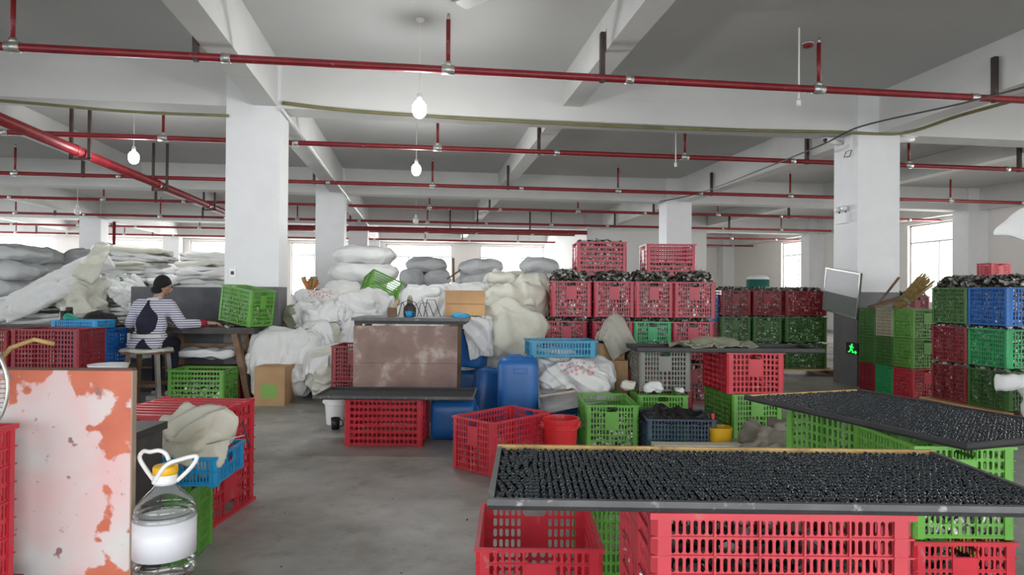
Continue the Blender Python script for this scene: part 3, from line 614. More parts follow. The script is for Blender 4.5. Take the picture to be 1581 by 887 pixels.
near = [p for p in b1 if p[0] < 0.99][:300]; nearset = set(near)
me = bpy.data.meshes.new('bead'); me.from_pydata([tuple(v) for v in I2[0]], [], I2[1]); me.materials.append(BEAD); me.polygons.foreach_set('use_smooth', [True] * len(me.polygons))
mw = Matrix.Translation(T1.location) @ Matrix.Rotation(T1.rotation_euler.z, 4, 'Z')
for p in near:
    o = obj('black_shell', me); o.location = mw @ Vector((p[0], p[1], 0.0130 + p[2])); o.scale = (0.0064, 0.0096, 0.0076); o.rotation_euler = (R(20), 0, -YAW)
    tag(o, 'small glossy black shell in the rows along the grey rim of the front tray', 'shell', 'black shells along the tray rim')
def beads(name, pts, base, sc, zb, parent_m, label):
    vs, fs = [], []; bv, bf = base; n = len(bv); rnd = random.Random(5)
    for p in pts:
        o_ = len(vs); k = rnd.uniform(0.9, 1.12)
        vs += [(v.x * sc[0] * k + p[0], v.y * sc[1] * k + p[1] + v.z * 0.001, v.z * sc[2] * k + zb + p[2]) for v in bv]; fs += [(a + o_, b + o_, c + o_) for a, b, c in bf]
    m = bpy.data.meshes.new(name); m.from_pydata(vs, [], fs); m.materials.append(BEAD); m.polygons.foreach_set('use_smooth', [True] * len(fs)); o = obj(name, m); o.matrix_world = parent_m; return tag(o, label, 'shells', kind='stuff')
beads('black_shells', [p for p in b1 if p not in nearset], I2, (0.0066, 0.0098, 0.0077), 0.0130, mw, 'mass of glossy black shells in wavy rows filling the front tray')
# second tray, turned, on the lime crates
T2z = 0.715
pa = Vector((cxp(1150, gd(1150, 609, T2z)), gd(1150, 609, T2z))); pb = Vector((cxp(1494, gd(1494, 684, T2z)), gd(1494, 684, T2z)))
v = pb - pa; L2 = v.length; a2 = math.atan2(v.y, v.x)
T2 = tray('dark tray of blue-black shells lying askew on the lime crates', pa.x, pa.y, a2, L2, 0.71, T2z, 0.024, TRAYD, TRAYD, TRAYD, TRAYY)
mw2 = Matrix.Translation(T2.location) @ Matrix.Rotation(T2.rotation_euler.z, 4, 'Z')
beads('black_shells', waves(L2, 0.71, 0.0145, 0.0220, 0.014, 8), ico_base(1), (0.0071, 0.0092, 0.0076), 0.0150, mw2, 'mass of blue-black shells filling the tray that lies askew')

# ---- crates under and around the front tray
def cw(label, m, c, d, z, rot, dims, kind='crate', fill=None, group=None, name='plastic_crate'):
    o = crate(name, label, m, W(c, d, z), -YAW + R(rot), dims, kind, group)
    if fill: heap(o, dims, fill, label)
    return o
zt = T1z - 0.020
fc = cxp((1008 + 1415) / 2, 1.31); fw_ = (1415 - 1008) / F * 1.31
cw('faded red crate with rounded slots right under the front tray', CPINK, fc, 1.31 + 0.2, zt - 0.387, 0, (fw_, 0.40, 0.387), 'dense', fill='half')
cw('red crate on the floor carrying the faded red crate', CRED, fc, 1.31 + 0.2, 0, 0, (fw_, 0.40, zt - 0.387))
crateF('empty open red crate on the floor beside the lime crate under the tray', CRED, 737, 935, 2.25, 0.49, 0, 0.357, 'end', 0)
crateF('lime crate on the floor between the open red crate and the faded red one', CGRN, 900, 1050, 2.78, 0.38, 0, 0.37, 'side')
crateF('red crate with hand hole at the bottom of the lime stack by the tray corner', CRED, 1413, 1573, 2.30, 0.42, 0, 0.372, 'end', fill='half')
crateF('lime crate on the red one below the corner of the askew tray', CGRN, 1413, 1570, 2.32, 0.42, 0.373, T2z - 0.024 - 0.374, 'end', fill='low')
# lime crates along the long edge of the askew tray
dirv = Vector((math.cos(a2), math.sin(a2))); nrm = Vector((-dirv.y, dirv.x))
for k, (s, lab) in enumerate(((0.19, 'lime crate under the middle of the askew tray'),)):
    p = pa + dirv * (s + 0.31) + nrm * 0.29
    cw(lab + ', on another lime crate', CGRN, p.x, p.y, 0.345, math.degrees(a2), (0.62, 0.44, 0.345)); cw(lab + ', standing on the floor', CGRN, p.x, p.y, 0, math.degrees(a2), (0.62, 0.44, 0.345))

# ================================================================ LEFT FOREGROUND
# peeling board standing upright
bd = 1.95
zb = zp(100, 571, bd); xb0, xb1 = cxp(-70, bd), cxp(206, bd)
root = thing('painted_board', 'upright board with peeling orange and white paint', 'board', W((xb0 + xb1) / 2, bd, 0), -YAW); hw = (xb1 - xb0) / 2
MB().box(-hw, hw, 0, 0.02, 0, zb).build('panel', PEEL, root); MB().box(hw - 0.002, hw + 0.002, -0.001, 0.021, 0, zb).build('edge_strip', mat('worn_board_edge', (0.36, 0.27, 0.20), 0.7, var=0.2), root)
MB().box(-hw, hw, 0.0, 0.022, zb - 0.001, zb + 0.006).build('edge_strip', mat('dark_board_edge', (0.12, 0.06, 0.045), 0.7, var=0.2), root)
for x in (-hw + 0.12, hw - 0.12): MB().box(x - 0.02, x + 0.02, 0.02, 0.30, 0, 0.03).build('foot', WOOD, root)
# red crate at the left edge in front of the board, on another
dl = 1.62
c = cxp(31, dl + 0.24)
cw('red crate standing before the peeling board, wire fan guard on it', CRED, c - 0.22, dl + 0.12, 0.42, 0, (0.44, 0.24, zp(20, 683, dl) - 0.42)); cw('dull red crate carrying the one before the peeling board', CRED2, c - 0.22, dl + 0.12, 0, 0, (0.46, 0.26, 0.42))
# wire guard with rope
zt_ = zp(20, 683, dl)
g = thing('wire_fan_guard', 'bent grey wire guard with straw rope resting on the red crate', 'wire guard', W(cxp(14, dl + 0.1), dl + 0.10, zt_), -YAW)
rg = [(-0.085 + 0.085 * math.cos(t), 0, 0.115 + 0.118 * math.sin(t)) for t in [i * math.pi / 16 for i in range(-16, 17)]]
MB().tube(rg, 0.005, 8).build('ring', GALV, g, True)
for k in range(-9, 10):
    z = 0.115 + k * 0.0118; hwid = 0.085 * math.sqrt(max(0, 1 - (k * 0.0118 / 0.118) ** 2)); MB().tube([(-0.085 - hwid, 0.0, z), (-0.085, -0.02, z), (-0.085 + hwid, 0, z)], 0.0016, 5).build('wire', GALV, g)
MB().tube([(-0.05, 0.01, 0.16), (-0.015, 0.03, 0.215), (0.03, 0.05, 0.235), (0.07, 0.07, 0.222)], 0.006, 7).build('rope', STRAW, g, True)
# clear water jug on an upturned crate
jd = 1.97; jz = 0.372
cw('dull red crate under the clear water jug', CRED2, cxp(256, jd), jd + 0.0, 0, 0, (0.11, 0.12, 0.37))
j = thing('water_jug', 'clear five litre water jug with yellow cap and white handles', 'jug', W(cxp(259, jd), jd, jz), -YAW)
zs = lambda y: zp(259, y, jd) - jz
prof = [(0.0, 0.004), (0.06, 0.0), (0.078, 0.012)]
zz = 0.02
top_ = zs(795)
while zz < top_: prof += [(0.083, zz), (0.083, zz + 0.010), (0.078, zz + 0.014), (0.078, zz + 0.018)]; zz += 0.022
prof += [(0.083, top_ + 0.012), (0.080, zs(778)), (0.062, zs(765)), (0.034, zs(750)), (0.027, zs(744)), (0.027, zs(738))]
MB().lathe(prof, 28).build('bottle', PET, j, True)
MB().lathe([(0.0845, zs(852)), (0.0845, zs(797))], 28).build('label_wrap', mat('white_jug_label', (0.74, 0.75, 0.80), 0.35), j, True)
MB().lathe([(0.031, zs(745)), (0.033, zs(742)), (0.032, zs(729)), (0.030, zs(728))], 20).build('collar', WHITEP, j, True)
MB().lathe([(0.033, zs(730)), (0.034, zs(727)), (0.034, zs(720)), (0.031, zs(717)), (0.0, zs(717))], 20).build('cap', YEL, j, True)
hb = zs(741)
for pts in ([(-0.032, 0, hb), (-0.062, 0.01, hb + 0.03), (-0.082, 0.012, hb + 0.062), (-0.07, 0.01, hb + 0.082), (-0.045, 0.0, hb + 0.083), (-0.02, 0, hb + 0.087), (0.0, 0, hb + 0.078), (0.012, -0.005, hb + 0.06)],
            [(-0.018, -0.030, hb), (0.0, -0.034, hb + 0.03), (0.02, -0.03, hb + 0.055), (0.05, -0.02, hb + 0.066), (0.085, 0.0, hb + 0.072), (0.088, 0.0, hb + 0.06), (0.07, 0.0, hb + 0.035), (0.034, 0, hb)]):
    P = [Vector(p) for p in pts]; out = []
    for i in range(len(P) - 1):
        a, b, c_, d_ = P[max(i - 1, 0)], P[i], P[i + 1], P[min(i + 2, len(P) - 1)]
        for k in range(5): t = k / 5; out.append(0.5 * ((2 * b) + (c_ - a) * t + (2 * a - 5 * b + 4 * c_ - d_) * t * t + (3 * b - a - 3 * c_ + d_) * t ** 3))
    MB().tube(out + [P[-1]], 0.0062, 8).build('handle', WHITEP, j, True)
MB().lathe([(0.034, hb - 0.004), (0.036, hb), (0.034, hb + 0.004)], 20).build('handle_ring', WHITEP, j, True)
# lime crate with blue basket and cloth
cw('lime crate on the floor carrying the blue basket behind the jug', CGRN, -1.655, 3.03, 0, 4, (0.50, 0.46, 0.37))
bk = crateF('shallow sky blue basket with cream cloth on the lime crate', CSKY, 222, 336, 2.86, 0.36, 0.372, 0.125, 'side', 3, 'basket', name='plastic_basket')
cw('large tall red crate turned upside down on the floor', CRED, -1.765, 3.66, 0, 4, (0.55, 0.58, 0.585)).rotation_euler = (R(180), 0, -YAW + R(-4))
bpy.data.objects[[o.name for o in COL.objects if o.get('label') == 'large tall red crate turned upside down on the floor'][0]].location.z = 0.585
# dark timber box between board and cloth
root = thing('timber_box', 'dark timber box beside the peeling board', 'box', W(cxp(222, 2.55) - 0.185, 2.60, 0), -YAW)
zz = zp(222, 668, 2.5)
for k in range(6): MB().box(-0.16 + k * 0.055, -0.16 + k * 0.055 + 0.05, -0.12, -0.10, 0, zz - 0.03).build('plank', WOOD, root)
MB().box(-0.165, 0.175, -0.10, 0.12, 0, zz - 0.03).build('carcass', DARKWOOD, root); MB().box(-0.18, 0.185, -0.14, 0.14, zz - 0.03, zz).build('lid', TRAYD, root)
# ================================================================ SACKS
def cube_sphere(n):
    bm = bmesh.new(); bmesh.ops.create_cube(bm, size=2.0); bmesh.ops.subdivide_edges(bm, edges=bm.edges[:], cuts=n, use_grid_fill=True)
    bm.verts.index_update(); v = [x.co.copy() for x in bm.verts]; f = [tuple(q.index for q in x.verts) for x in bm.faces]; bm.free(); return v, f
CSN = {10: cube_sphere(10), 16: cube_sphere(22), 26: cube_sphere(40)}
scnt = [0]
def sack_mesh(dims, p=3.0, amp=0.12, f1=2.2, rid=0.035, f2=5.0, res=16, seed=None, pinch=0.0, flatb=0.0, sag=0.0):
    scnt[0] += 1; off = Vector(((seed or scnt[0]) * 7.31, (seed or scnt[0]) * 3.17, 1.7)); vs = []; hx, hy, hzz = dims[0] / 2, dims[1] / 2, dims[2] / 2; m = min(dims)
    DD = []
    for q in CSN[res][0]:
        k = (abs(q.x) ** p + abs(q.y) ** p + abs(q.z) ** p) ** (-1 / p); u = q * k
        P = Vector((u.x * hx, u.y * hy, u.z * hzz)); d = Vector((u.x / hx, u.y / hy, u.z / hzz)).normalized()
        if pinch:
            e = max(0.0, (abs(u.x) - 0.62) / 0.38); s = 1 - pinch * e * e; P.y *= 1 + 0.10 * e; P.z *= s
        n1 = noise.noise(P * (f1 / max(0.3, max(dims))) * 1.6 + off) * amp * m
        P += d * n1; DD.append(d)
        if sag: P.z -= sag * (u.x * u.x)
        if flatb and P.z < -hzz * flatb: P.z = -hzz * flatb + (P.z + hzz * flatb) * 0.2
        vs.append(tuple(P))
    A = np.array(vs); fk = 1.15 if min(dims) > 0.15 else 0.6; st = np.array([0.7, 1.0, 1.0 if min(dims) > 0.15 else 2.2]); A = A + np.array(DD) * creases(A * st, scnt[0] * 3, rid * fk, (0.35 / f2, 1.6 / f2))[:, None]; vs = [tuple(p) for p in A]
    me = bpy.data.meshes.new('sack'); me.from_pydata(vs, [], CSN[res][1]); me.polygons.foreach_set('use_smooth', [True] * len(me.polygons)); return me
def creases(Q, seed, amp, wl=(0.10, 0.34), kk=9):
    # folded-cloth relief: sharp triangular folds along random directions, each fading in and out
    rg = np.random.default_rng(seed + 100); h = np.zeros(len(Q)); off = rg.normal(0, 3, 3)
    wob = np.array([noise.noise(Vector(p) * 3.0 + Vector(off)) for p in Q]); w2 = np.array([noise.noise(Vector(p) * 2.0 - Vector(off)) for p in Q])
    for k in range(kk):
        dr = rg.normal(0, 1, 3); dr /= np.linalg.norm(dr); L_ = rg.uniform(*wl); t = Q @ dr / L_ + rg.uniform(0, 5) + wob * rg.uniform(0.4, 1.0)
        tri = np.abs((t % 1.0) * 2 - 1); tri = np.where(tri > 0.5, tri * 2 - 1, 0) ** 1.2 if k % 2 else tri
        mask = np.clip(0.5 + 1.6 * np.sin(w2 * 6 + k * 2.4), 0, 1); h += (tri - 0.4) * mask * (L_ / wl[1]) ** 0.7
    return amp * h * 0.62
COLLIDE = []                    # (centre, half sizes, turn about z, roundness): what loose cloth can rest on
def drape(name, label, m, c, d, z, size, rot=0.0, crumple=1.2, lift=0.0, seed=1, n=36, steps=130, wr=0.16, fold=0.05, fs_=0.9, cat='sack', group=None, slope=(0, 0), thick=0.006, zmin=0.004, damp=0.965, free=()):
    # a loose cloth let fall on the things below it: positions solved once, then kept as a mesh
    rg = np.random.default_rng(seed); sx, sy = size; cx, cy, _ = W(c, d, 0)
    gx, gy = np.meshgrid(np.linspace(-0.5, 0.5, n), np.linspace(-0.5, 0.5, n), indexing='ij'); ang = -YAW + R(rot); ca, sa = math.cos(ang), math.sin(ang)
    k = 1.0 / crumple; lx, ly = gx * sx * k, gy * sy * k
    edge = 1 + 0.06 * np.sin(gy * 9 + seed) * np.abs(gx) * 2; lx = lx * edge
    low = np.zeros((n, n))
    for _ in range(7):
        fx, fy, ph = rg.normal(0, 4, 3); low += np.sin(gx * fx + gy * fy + ph * 3) / 7
    X = np.stack([cx + lx * ca - ly * sa, cy + lx * sa + ly * ca, z + lift + lx * slope[0] + ly * slope[1] + low * 0.10 * (crumple - 0.9) + rg.normal(0, 0.004, (n, n))], -1)
    def field(kk, lo_, hi_):
        q_ = np.zeros((n, n))
        for _ in range(kk):
            an, fr, ph = rg.uniform(0, 6.28), rg.uniform(lo_, hi_), rg.uniform(0, 6.28); q_ += np.sin((gx * math.cos(an) * sx + gy * math.sin(an) * sy) * fr + ph)
        return q_ / math.sqrt(kk)
    m1 = 1 + wr * np.clip(0.7 * field(6, 14, 40) + 0.3 * field(5, 40, 80), -1.2, 1.6); m2 = 1 + wr * np.clip(0.7 * field(6, 14, 40) + 0.3 * field(5, 40, 80), -1.2, 1.6)
    X[..., 2] += field(6, 15, 45) * 0.03 * wr / 0.3
    P = X.copy(); rx, ry = sx / (n - 1), sy / (n - 1); rd = math.hypot(rx, ry)
    rX = (rx * (m1[1:] + m1[:-1]) / 2)[..., None]; rY = (ry * (m2[:, 1:] + m2[:, :-1]) / 2)[..., None]; mm = (m1 + m2) / 2; rD = (rd * (mm[1:, 1:] + mm[:-1, :-1]) / 2)[..., None]
    near = [q for q in COLLIDE if (Vector(q[0]).xy - Vector((cx, cy))).length < max(sx, sy) + max(q[1][0], q[1][1])]
    cons = [((slice(0, n - 1), slice(None)), (slice(1, n), slice(None)), rX, 1.0), ((slice(None), slice(0, n - 1)), (slice(None), slice(1, n)), rY, 1.0), ((slice(0, n - 1), slice(0, n - 1)), (slice(1, n), slice(1, n)), rD, 0.35), ((slice(1, n), slice(0, n - 1)), (slice(0, n - 1), slice(1, n)), rD, 0.35), ((slice(0, n - 3), slice(None)), (slice(3, n), slice(None)), rx * 2.2, -0.10), ((slice(None), slice(0, n - 3)), (slice(None), slice(3, n)), ry * 2.2, -0.10)]
    for it in range(steps):
        V = (X - P) * damp; P = X.copy(); X = X + V; X[..., 2] -= 9.8 * 0.0105 ** 2 * 1.0
        for _ in range(5):
            for a, b, r, st in cons:
                D = X[b] - X[a]; L_ = np.linalg.norm(D, axis=-1, keepdims=True) + 1e-9
                if st < 0: cor = D * (np.minimum(0, L_ - r * 0.9) / L_) * (0.5 * -st)
                else: cor = D * ((L_ - r) / L_) * (0.5 * st)
                X[a] += cor; X[b] -= cor
        hit = np.zeros((n, n), bool)
        for cc, hh, rz_, pw in near:
            q = X - np.array(cc); a_, b_ = math.cos(-rz_), math.sin(-rz_); u = np.stack([q[..., 0] * a_ - q[..., 1] * b_, q[..., 0] * b_ + q[..., 1] * a_, q[..., 2]], -1) / (np.array(hh) + 0.008)
            nn_ = (np.abs(u) ** pw).sum(-1) ** (1 / pw); ins = nn_ < 1
            if not ins.any(): continue
            u = np.where(ins[..., None], u / np.maximum(nn_, 0.05)[..., None], u) * (np.array(hh) + 0.008); a_, b_ = math.cos(rz_), math.sin(rz_)
            X = np.where(ins[..., None], np.stack([u[..., 0] * a_ - u[..., 1] * b_, u[..., 0] * b_ + u[..., 1] * a_, u[..., 2]], -1) + np.array(cc), X); hit |= ins
        fl = X[..., 2] < zmin; X[..., 2] = np.maximum(X[..., 2], zmin); hit |= fl
        P[hit] = P[hit] * 0.1 + X[hit] * 0.9
    def up2(A):
        B = np.zeros((A.shape[0] * 2 - 1,) + A.shape[1:]); B[::2] = A; B[1::2] = (A[1:] + A[:-1]) / 2; return B
    X = up2(X); X = np.swapaxes(up2(np.swapaxes(X, 0, 1)), 0, 1); n = X.shape[0]
    nv_ = np.cross(np.gradient(X, axis=0), np.gradient(X, axis=1)); nv_ /= np.linalg.norm(nv_, axis=-1, keepdims=True) + 1e-9
    uv = np.stack([np.repeat(np.linspace(0, sx, n)[:, None], n, 1), np.repeat(np.linspace(0, sy, n)[None], n, 0), np.zeros((n, n))], -1).reshape(-1, 3)
    X = X + nv_ * (creases(uv * np.array([1.0, 0.7, 1.0]), seed, fold, (0.12 * fs_, 0.45 * fs_)).reshape(n, n, 1) + fold * 0.3)
    X[..., 2] = np.maximum(X[..., 2], 0.003)
    org = X.reshape(-1, 3).mean(0); vs = [tuple(v) for v in (X.reshape(-1, 3) - org)]
    fs = [(i * n + j_, (i + 1) * n + j_, (i + 1) * n + j_ + 1, i * n + j_ + 1) for i in range(n - 1) for j_ in range(n - 1)]
    me = bpy.data.meshes.new(name); me.from_pydata(vs, [], fs); me.materials.append(m); me.polygons.foreach_set('use_smooth', [True] * len(fs)); o = obj(name, me); o.location = org
    so_ = o.modifiers.new('cloth_thickness', 'SOLIDIFY'); so_.thickness = thick; so_.offset = 1.0
    return tag(o, label, cat, group)
def collide_box(c, d, z0, z1, wx, wy, rot=0.0):
    p = W(c, d, (z0 + z1) / 2); COLLIDE.append((tuple(p), (wx / 2, wy / 2, (z1 - z0) / 2), -YAW + R(rot), 10.0))
def sack(name, label, m, loc, dims, rz=0.0, ry=0.0, rx=0.0, group=None, cat='sack', **kw):
    me = sack_mesh(dims, **kw); me.materials.append(m); o = obj(name, me); o.location = loc; o.rotation_euler = (rx, ry, -YAW + rz); COLLIDE.append((tuple(loc), (dims[0] * 0.5, dims[1] * 0.5, dims[2] * 0.5), -YAW + rz, kw.get('p', 3.0))); return tag(o, label, cat, group)
def sackP(label, m, x0, x1, y0, y1, d, depth, rz=0, ry=0, rx=0, group=None, name='woven_sack', cat='sack', tie=False, **kw):
    px, py = (x0 + x1) / 2, (y0 + y1) / 2; s = d / F
    o = sack(name, label, m, at(px, py, d + depth * 0.35), ((x1 - x0) * s, depth, (y1 - y0) * s), R(rz), R(ry), R(rx), group, cat, **kw)
    return o
FLAT = dict(p=4.5, amp=0.45, rid=0.022, f2=4.5, f1=2.6, res=16)
def stackP(label, m, x0, x1, y0, y1, d, depth, n, group, ragged=14, tilt=0, seed=1):
    rnd = random.Random(seed); h = (y1 - y0) / n
    for k in range(n):
        a, b = x0 + rnd.uniform(-ragged, ragged * 0.5), x1 + rnd.uniform(-ragged * 0.5, ragged)
        ya = y1 - h * (k + 1)
        sackP(label, m if rnd.random() < 0.8 else SACKC, a, b, ya - h * 0.25, ya + h * 1.1, d + rnd.uniform(-0.12, 0.12), depth, rz=rnd.uniform(-8, 8), ry=tilt + rnd.uniform(-3, 3), group=group, **FLAT)
BALE = dict(p=2.6, amp=0.10, f1=2.0, rid=0.035, f2=3.6, res=16, pinch=0.35)
def sweep(name, label, m, pts, widths, thick, wdir, seed=1, amp=0.03, f=6.0, nu=54, nv=48, group=None, cat='sack', ridge=0.03):
    P = [Vector(p) for p in pts]; k = len(P); path = []; ws = []
    for i in range(nu + 1):
        t = i / nu * (k - 1); j_ = min(int(t), k - 2); u = t - j_; a, b, c, d = P[max(j_ - 1, 0)], P[j_], P[j_ + 1], P[min(j_ + 2, k - 1)]
        path.append(0.5 * ((2 * b) + (c - a) * u + (2 * a - 5 * b + 4 * c - d) * u * u + (3 * b - a - 3 * c + d) * u ** 3)); ws.append(widths[j_] * (1 - u) + widths[j_ + 1] * u)
    NN = []; wd = Vector(wdir).normalized(); org = path[nu // 2].copy(); vs = []; off = Vector((seed * 5.7, seed * 2.3, seed))
    for i, p in enumerate(path):
        t = (path[min(i + 1, nu)] - path[max(i - 1, 0)]).normalized(); nn = t.cross(wd).normalized(); sd = nn.cross(t).normalized()
        e = 1 - max(0.0, abs(2 * i / nu - 1) - 0.85) / 0.15 * 0.75
        for j_ in range(nv):
            a = 2 * math.pi * j_ / nv; x = math.cos(a); y = math.sin(a); x = math.copysign(abs(x) ** 0.8, x)
            q = p + sd * (x * ws[i] / 2 * (1 + 0.12 * noise.noise(p * 5 + off))) + nn * (y * thick / 2 * e)
            q += nn * (amp * 2 * noise.noise(q * f * 0.5 + off)); NN.append(nn * (1 if y >= 0 else -1))
            vs.append(tuple(q - org))
    A = np.array(vs); A = A + np.array(NN) * creases(A, seed, ridge * 1.4, (0.4 / f, 1.8 / f))[:, None]; vs = [tuple(p) for p in A]
    n = nv; fs = [(i * n + j_, i * n + (j_ + 1) % n, (i + 1) * n + (j_ + 1) % n, (i + 1) * n + j_) for i in range(nu) for j_ in range(n)] + [tuple(range(n - 1, -1, -1)), tuple(nu * n + j_ for j_ in range(n))]
    me = bpy.data.meshes.new(name); me.from_pydata(vs, [], fs); me.materials.append(m); me.polygons.foreach_set('use_smooth', [True] * len(fs)); o = obj(name, me); o.location = org; return tag(o, label, cat, group)
RIGHT = Vector((CY, -SY, 0)); FWD = Vector((SY, CY, 0))
def bulk(label, m, x0, x1, ytop, d, depth, n, group=None, cat='sack', name='woven_sack'):
    # full sacks from the floor up to the given height: the body of a pile
    px = (x0 + x1) / 2; zt = zp(px, ytop, d); h = zt / n; s = d / F
    for k in range(n):
        sack(name, label, m, W(cxp(px, d), d + depth * 0.5, h * (k + 0.5)), ((x1 - x0) * s * 1.02, depth, h * 1.08), R(random.uniform(-5, 5)), group=group, cat=cat, p=3.6, amp=0.10, rid=0.05, f2=4, res=16)

# ---- far-left grey bales
GB = 'grey bales by the left windows'
for lab, x0, x1, y0, y1, d, dep, rz in (
    ('topmost grey-white bale of the pile beside the left windows', -45, 70, 377, 408, 12.5, 1.1, 0), ('grey-white bale under the topmost one by the left windows', -50, 64, 401, 436, 12.4, 1.1, 4),
    ('grey bale with its end sticking out behind the topmost one', 20, 92, 382, 412, 13.6, 1.0, -10), ('grey bale wedged behind the pile by the left windows', 22, 100, 405, 440, 13.5, 1.0, 8),
    ('grey-white bale in the third layer of the pile by the left windows', -45, 52, 428, 462, 12.4, 1.0, 0), ('grey bale in the third layer, squeezed beside its neighbour', 42, 110, 428, 465, 12.9, 1.0, 10),
    ('lone grey bale resting before the far white column', 103, 182, 385, 425, 14.2, 1.0, 0)):
    sackP(lab, SACKG, x0, x1, y0, y1, d, dep, rz=rz, name='grey_bale', cat='bale', **BALE)
bulk('grey bale in the bottom of the pile by the left windows', SACKG, -60, 110, 458, 12.7, 1.0, 3, GB, 'bale', 'grey_bale'); bulk('grey bale on the floor behind the white sacks', SACKG, 100, 190, 418, 14.2, 1.0, 4, GB, 'bale', 'grey_bale')
sackP('small sky blue bundle on the grey bales', mat_sack('blue_cloth', (0.05, 0.33, 0.55)), 95, 118, 417, 430, 13.0, 0.4, name='blue_bundle', cat='bundle')
# ---- white flattened sacks on the left
LP = 'flattened white sacks in the left pile'
stackP('flattened white woven sack stacked under the sloping roll', SACKW, -25, 100, 458, 505, 9.3, 0.9, 9, LP, 16, -3, 4)
stackP('flattened white woven sack in the layers behind the seated person', SACKW, 150, 232, 448, 500, 9.5, 0.8, 8, 'flattened sacks behind the seated person', 9, 0, 5)
stackP('flattened white woven sack above the green sacks', SACKW, 150, 238, 408, 436, 9.7, 0.9, 5, 'flattened sacks above the green ones', 12, -2, 6)
stackP('flattened white woven sack on top of the left pile', SACKW, 162, 256, 383, 411, 9.9, 0.9, 4, 'flattened sacks on the left pile top', 14, 5, 7)
stackP('flattened white woven sack stacked above the grey partition', SACKW, 286, 348, 392, 446, 9.9, 0.8, 8, 'flattened sacks above the grey partition', 8, 0, 8)
stackP('flattened white woven sack between the left pile and the partition stack', SACKW, 226, 296, 415, 455, 9.9, 0.8, 5, 'flattened sacks beside the partition stack', 8, 3, 9)
for k, (x0, x1) in enumerate(((160, 200), (192, 228))): sackP('folded dark green woven sack pressed in the white pile', SACKGR, x0, x1, 431, 451, 9.55, 0.7, group='green sacks in the white pile', **FLAT)
for x0, x1, y, d, n in ((-30, 110, 500, 9.3, 2), (110, 240, 497, 9.5, 2), (225, 300, 452, 9.95, 3), (284, 350, 444, 9.95, 3), (150, 250, 420, 10.7, 4)):
    bulk('bulging white woven sack in the body of the left pile', SACKW, x0, x1, y, d, 0.8, n, 'sacks in the body of the left pile')
sweep('woven_sack', 'long white woven sack roll sloping down the left pile', SACKW, [at(170, 398, 9.3), at(110, 425, 9.1), at(55, 452, 9.0), at(5, 482, 8.9), at(-25, 496, 8.9)], [0.26, 0.32, 0.32, 0.28, 0.2], 0.16, (0.2, 0.3, 1), 3)
sweep('woven_sack', 'second white sack roll sloping below the long one', SACKW, [at(140, 428, 9.1), at(95, 447, 8.95), at(45, 470, 8.85), at(10, 490, 8.8)], [0.2, 0.24, 0.24, 0.2], 0.14, (0.2, 0.3, 1), 5)
sweep('woven_sack', 'cream woven sack standing upright out of the left pile', SACKC, [at(163, 374, 9.2), at(152, 392, 9.1), at(140, 412, 9.0), at(128, 432, 8.95)], [0.16, 0.26, 0.32, 0.3], 0.12, RIGHT, 9)
sackP('crumpled cream sack behind the black bag', SACKC, 98, 160, 428, 494, 9.0, 0.5, rid=0.07, amp=0.14, f2=5, res=26)

# ---- centre bales
for lab, x0, x1, y0, y1, d, dep, rz in (
    ('topmost white bale behind the second column', 515, 612, 379, 409, 11.6, 0.9, -5), ('white bale under the topmost one behind the second column', 508, 615, 404, 438, 11.5, 0.9, 4),
    ('white bale with its round end out beside the tilted green crate', 503, 560, 432, 466, 11.2, 0.9, 0),
    ('grey bale on top of two others between the rear windows', 626, 690, 397, 421, 14.2, 0.9, 0), ('round end of a grey bale below the topmost, beside its twin', 617, 658, 414, 446, 14.1, 0.9, 0), ('round end of a grey bale by the thin stake', 652, 695, 414, 446, 14.2, 0.9, 6),
    ('grey-white bale tilted beside the thin stake', 706, 778, 400, 426, 13.2, 0.9, 0), ('grey bale under the tilted one by the stake', 702, 775, 418, 448, 13.2, 0.9, 5), ('grey bale beside the red crate stack', 802, 862, 398, 424, 11.8, 0.8, 0), ('grey bale under another beside the red crate stack', 795, 858, 418, 446, 11.8, 0.8, 6)):
    sackP(lab, SACKW if 'white bale' in lab and 'grey' not in lab else SACKG, x0, x1, y0, y1, d, dep, rz=rz, ry=(-5 if 'tilted' in lab else 0), name='grey_bale' if 'grey' in lab else 'white_bale', cat='bale', **BALE)
for x0, x1, y, d, n in ((505, 610, 455, 11.6, 3), (615, 700, 438, 14.2, 3), (700, 780, 440, 13.2, 3), (793, 862, 440, 11.8, 3)): bulk('grey bale in the bottom of the piles before the rear windows', SACKG, x0, x1, y, d, 0.9, n, 'bottom bales before the rear windows', 'bale', 'grey_bale')
root = thing('wooden_stake', 'thin dark wooden stake with a short cross piece', 'stake', W(cxp(701, 12.6), 12.6, 0), -YAW)
MB().bar((0.03, 0, 0), (-0.02, 0, zp(701, 398, 12.6)), 0.05, 0.04).build('post', WOOD, root); MB().bar((-0.13, 0.0, 1.45), (0.12, 0.0, 1.62), 0.04, 0.03).build('cross_piece', WOOD, root)
root = thing('bouquet', 'orange and yellow bunch standing beside the second column', 'ornament', at(479, 452, 13.6))
for k in range(9):
    a = k * 0.7; MB().tube([(0, 0, -0.25), (0.06 * math.cos(a), 0.06 * math.sin(a), 0.1), (0.14 * math.cos(a), 0.12 * math.sin(a), 0.22 + 0.05 * (k % 3))], [0.02, 0.03, 0.05], 7).build('flower', (mat('orange_petals', (0.75, 0.2, 0.05), 0.7), STRAW, mat('tan_petals', (0.5, 0.33, 0.16), 0.8))[k % 3], root, True)
sackP('white bale carrying the orange bunch by the second column', SACKW, 452, 505, 448, 500, 13.2, 0.8, name='white_bale', cat='bale', **BALE); bulk('white bale on the floor by the second column', SACKW, 450, 505, 492, 13.2, 0.8, 2, 'floor bales by the second column', 'bale', 'white_bale')
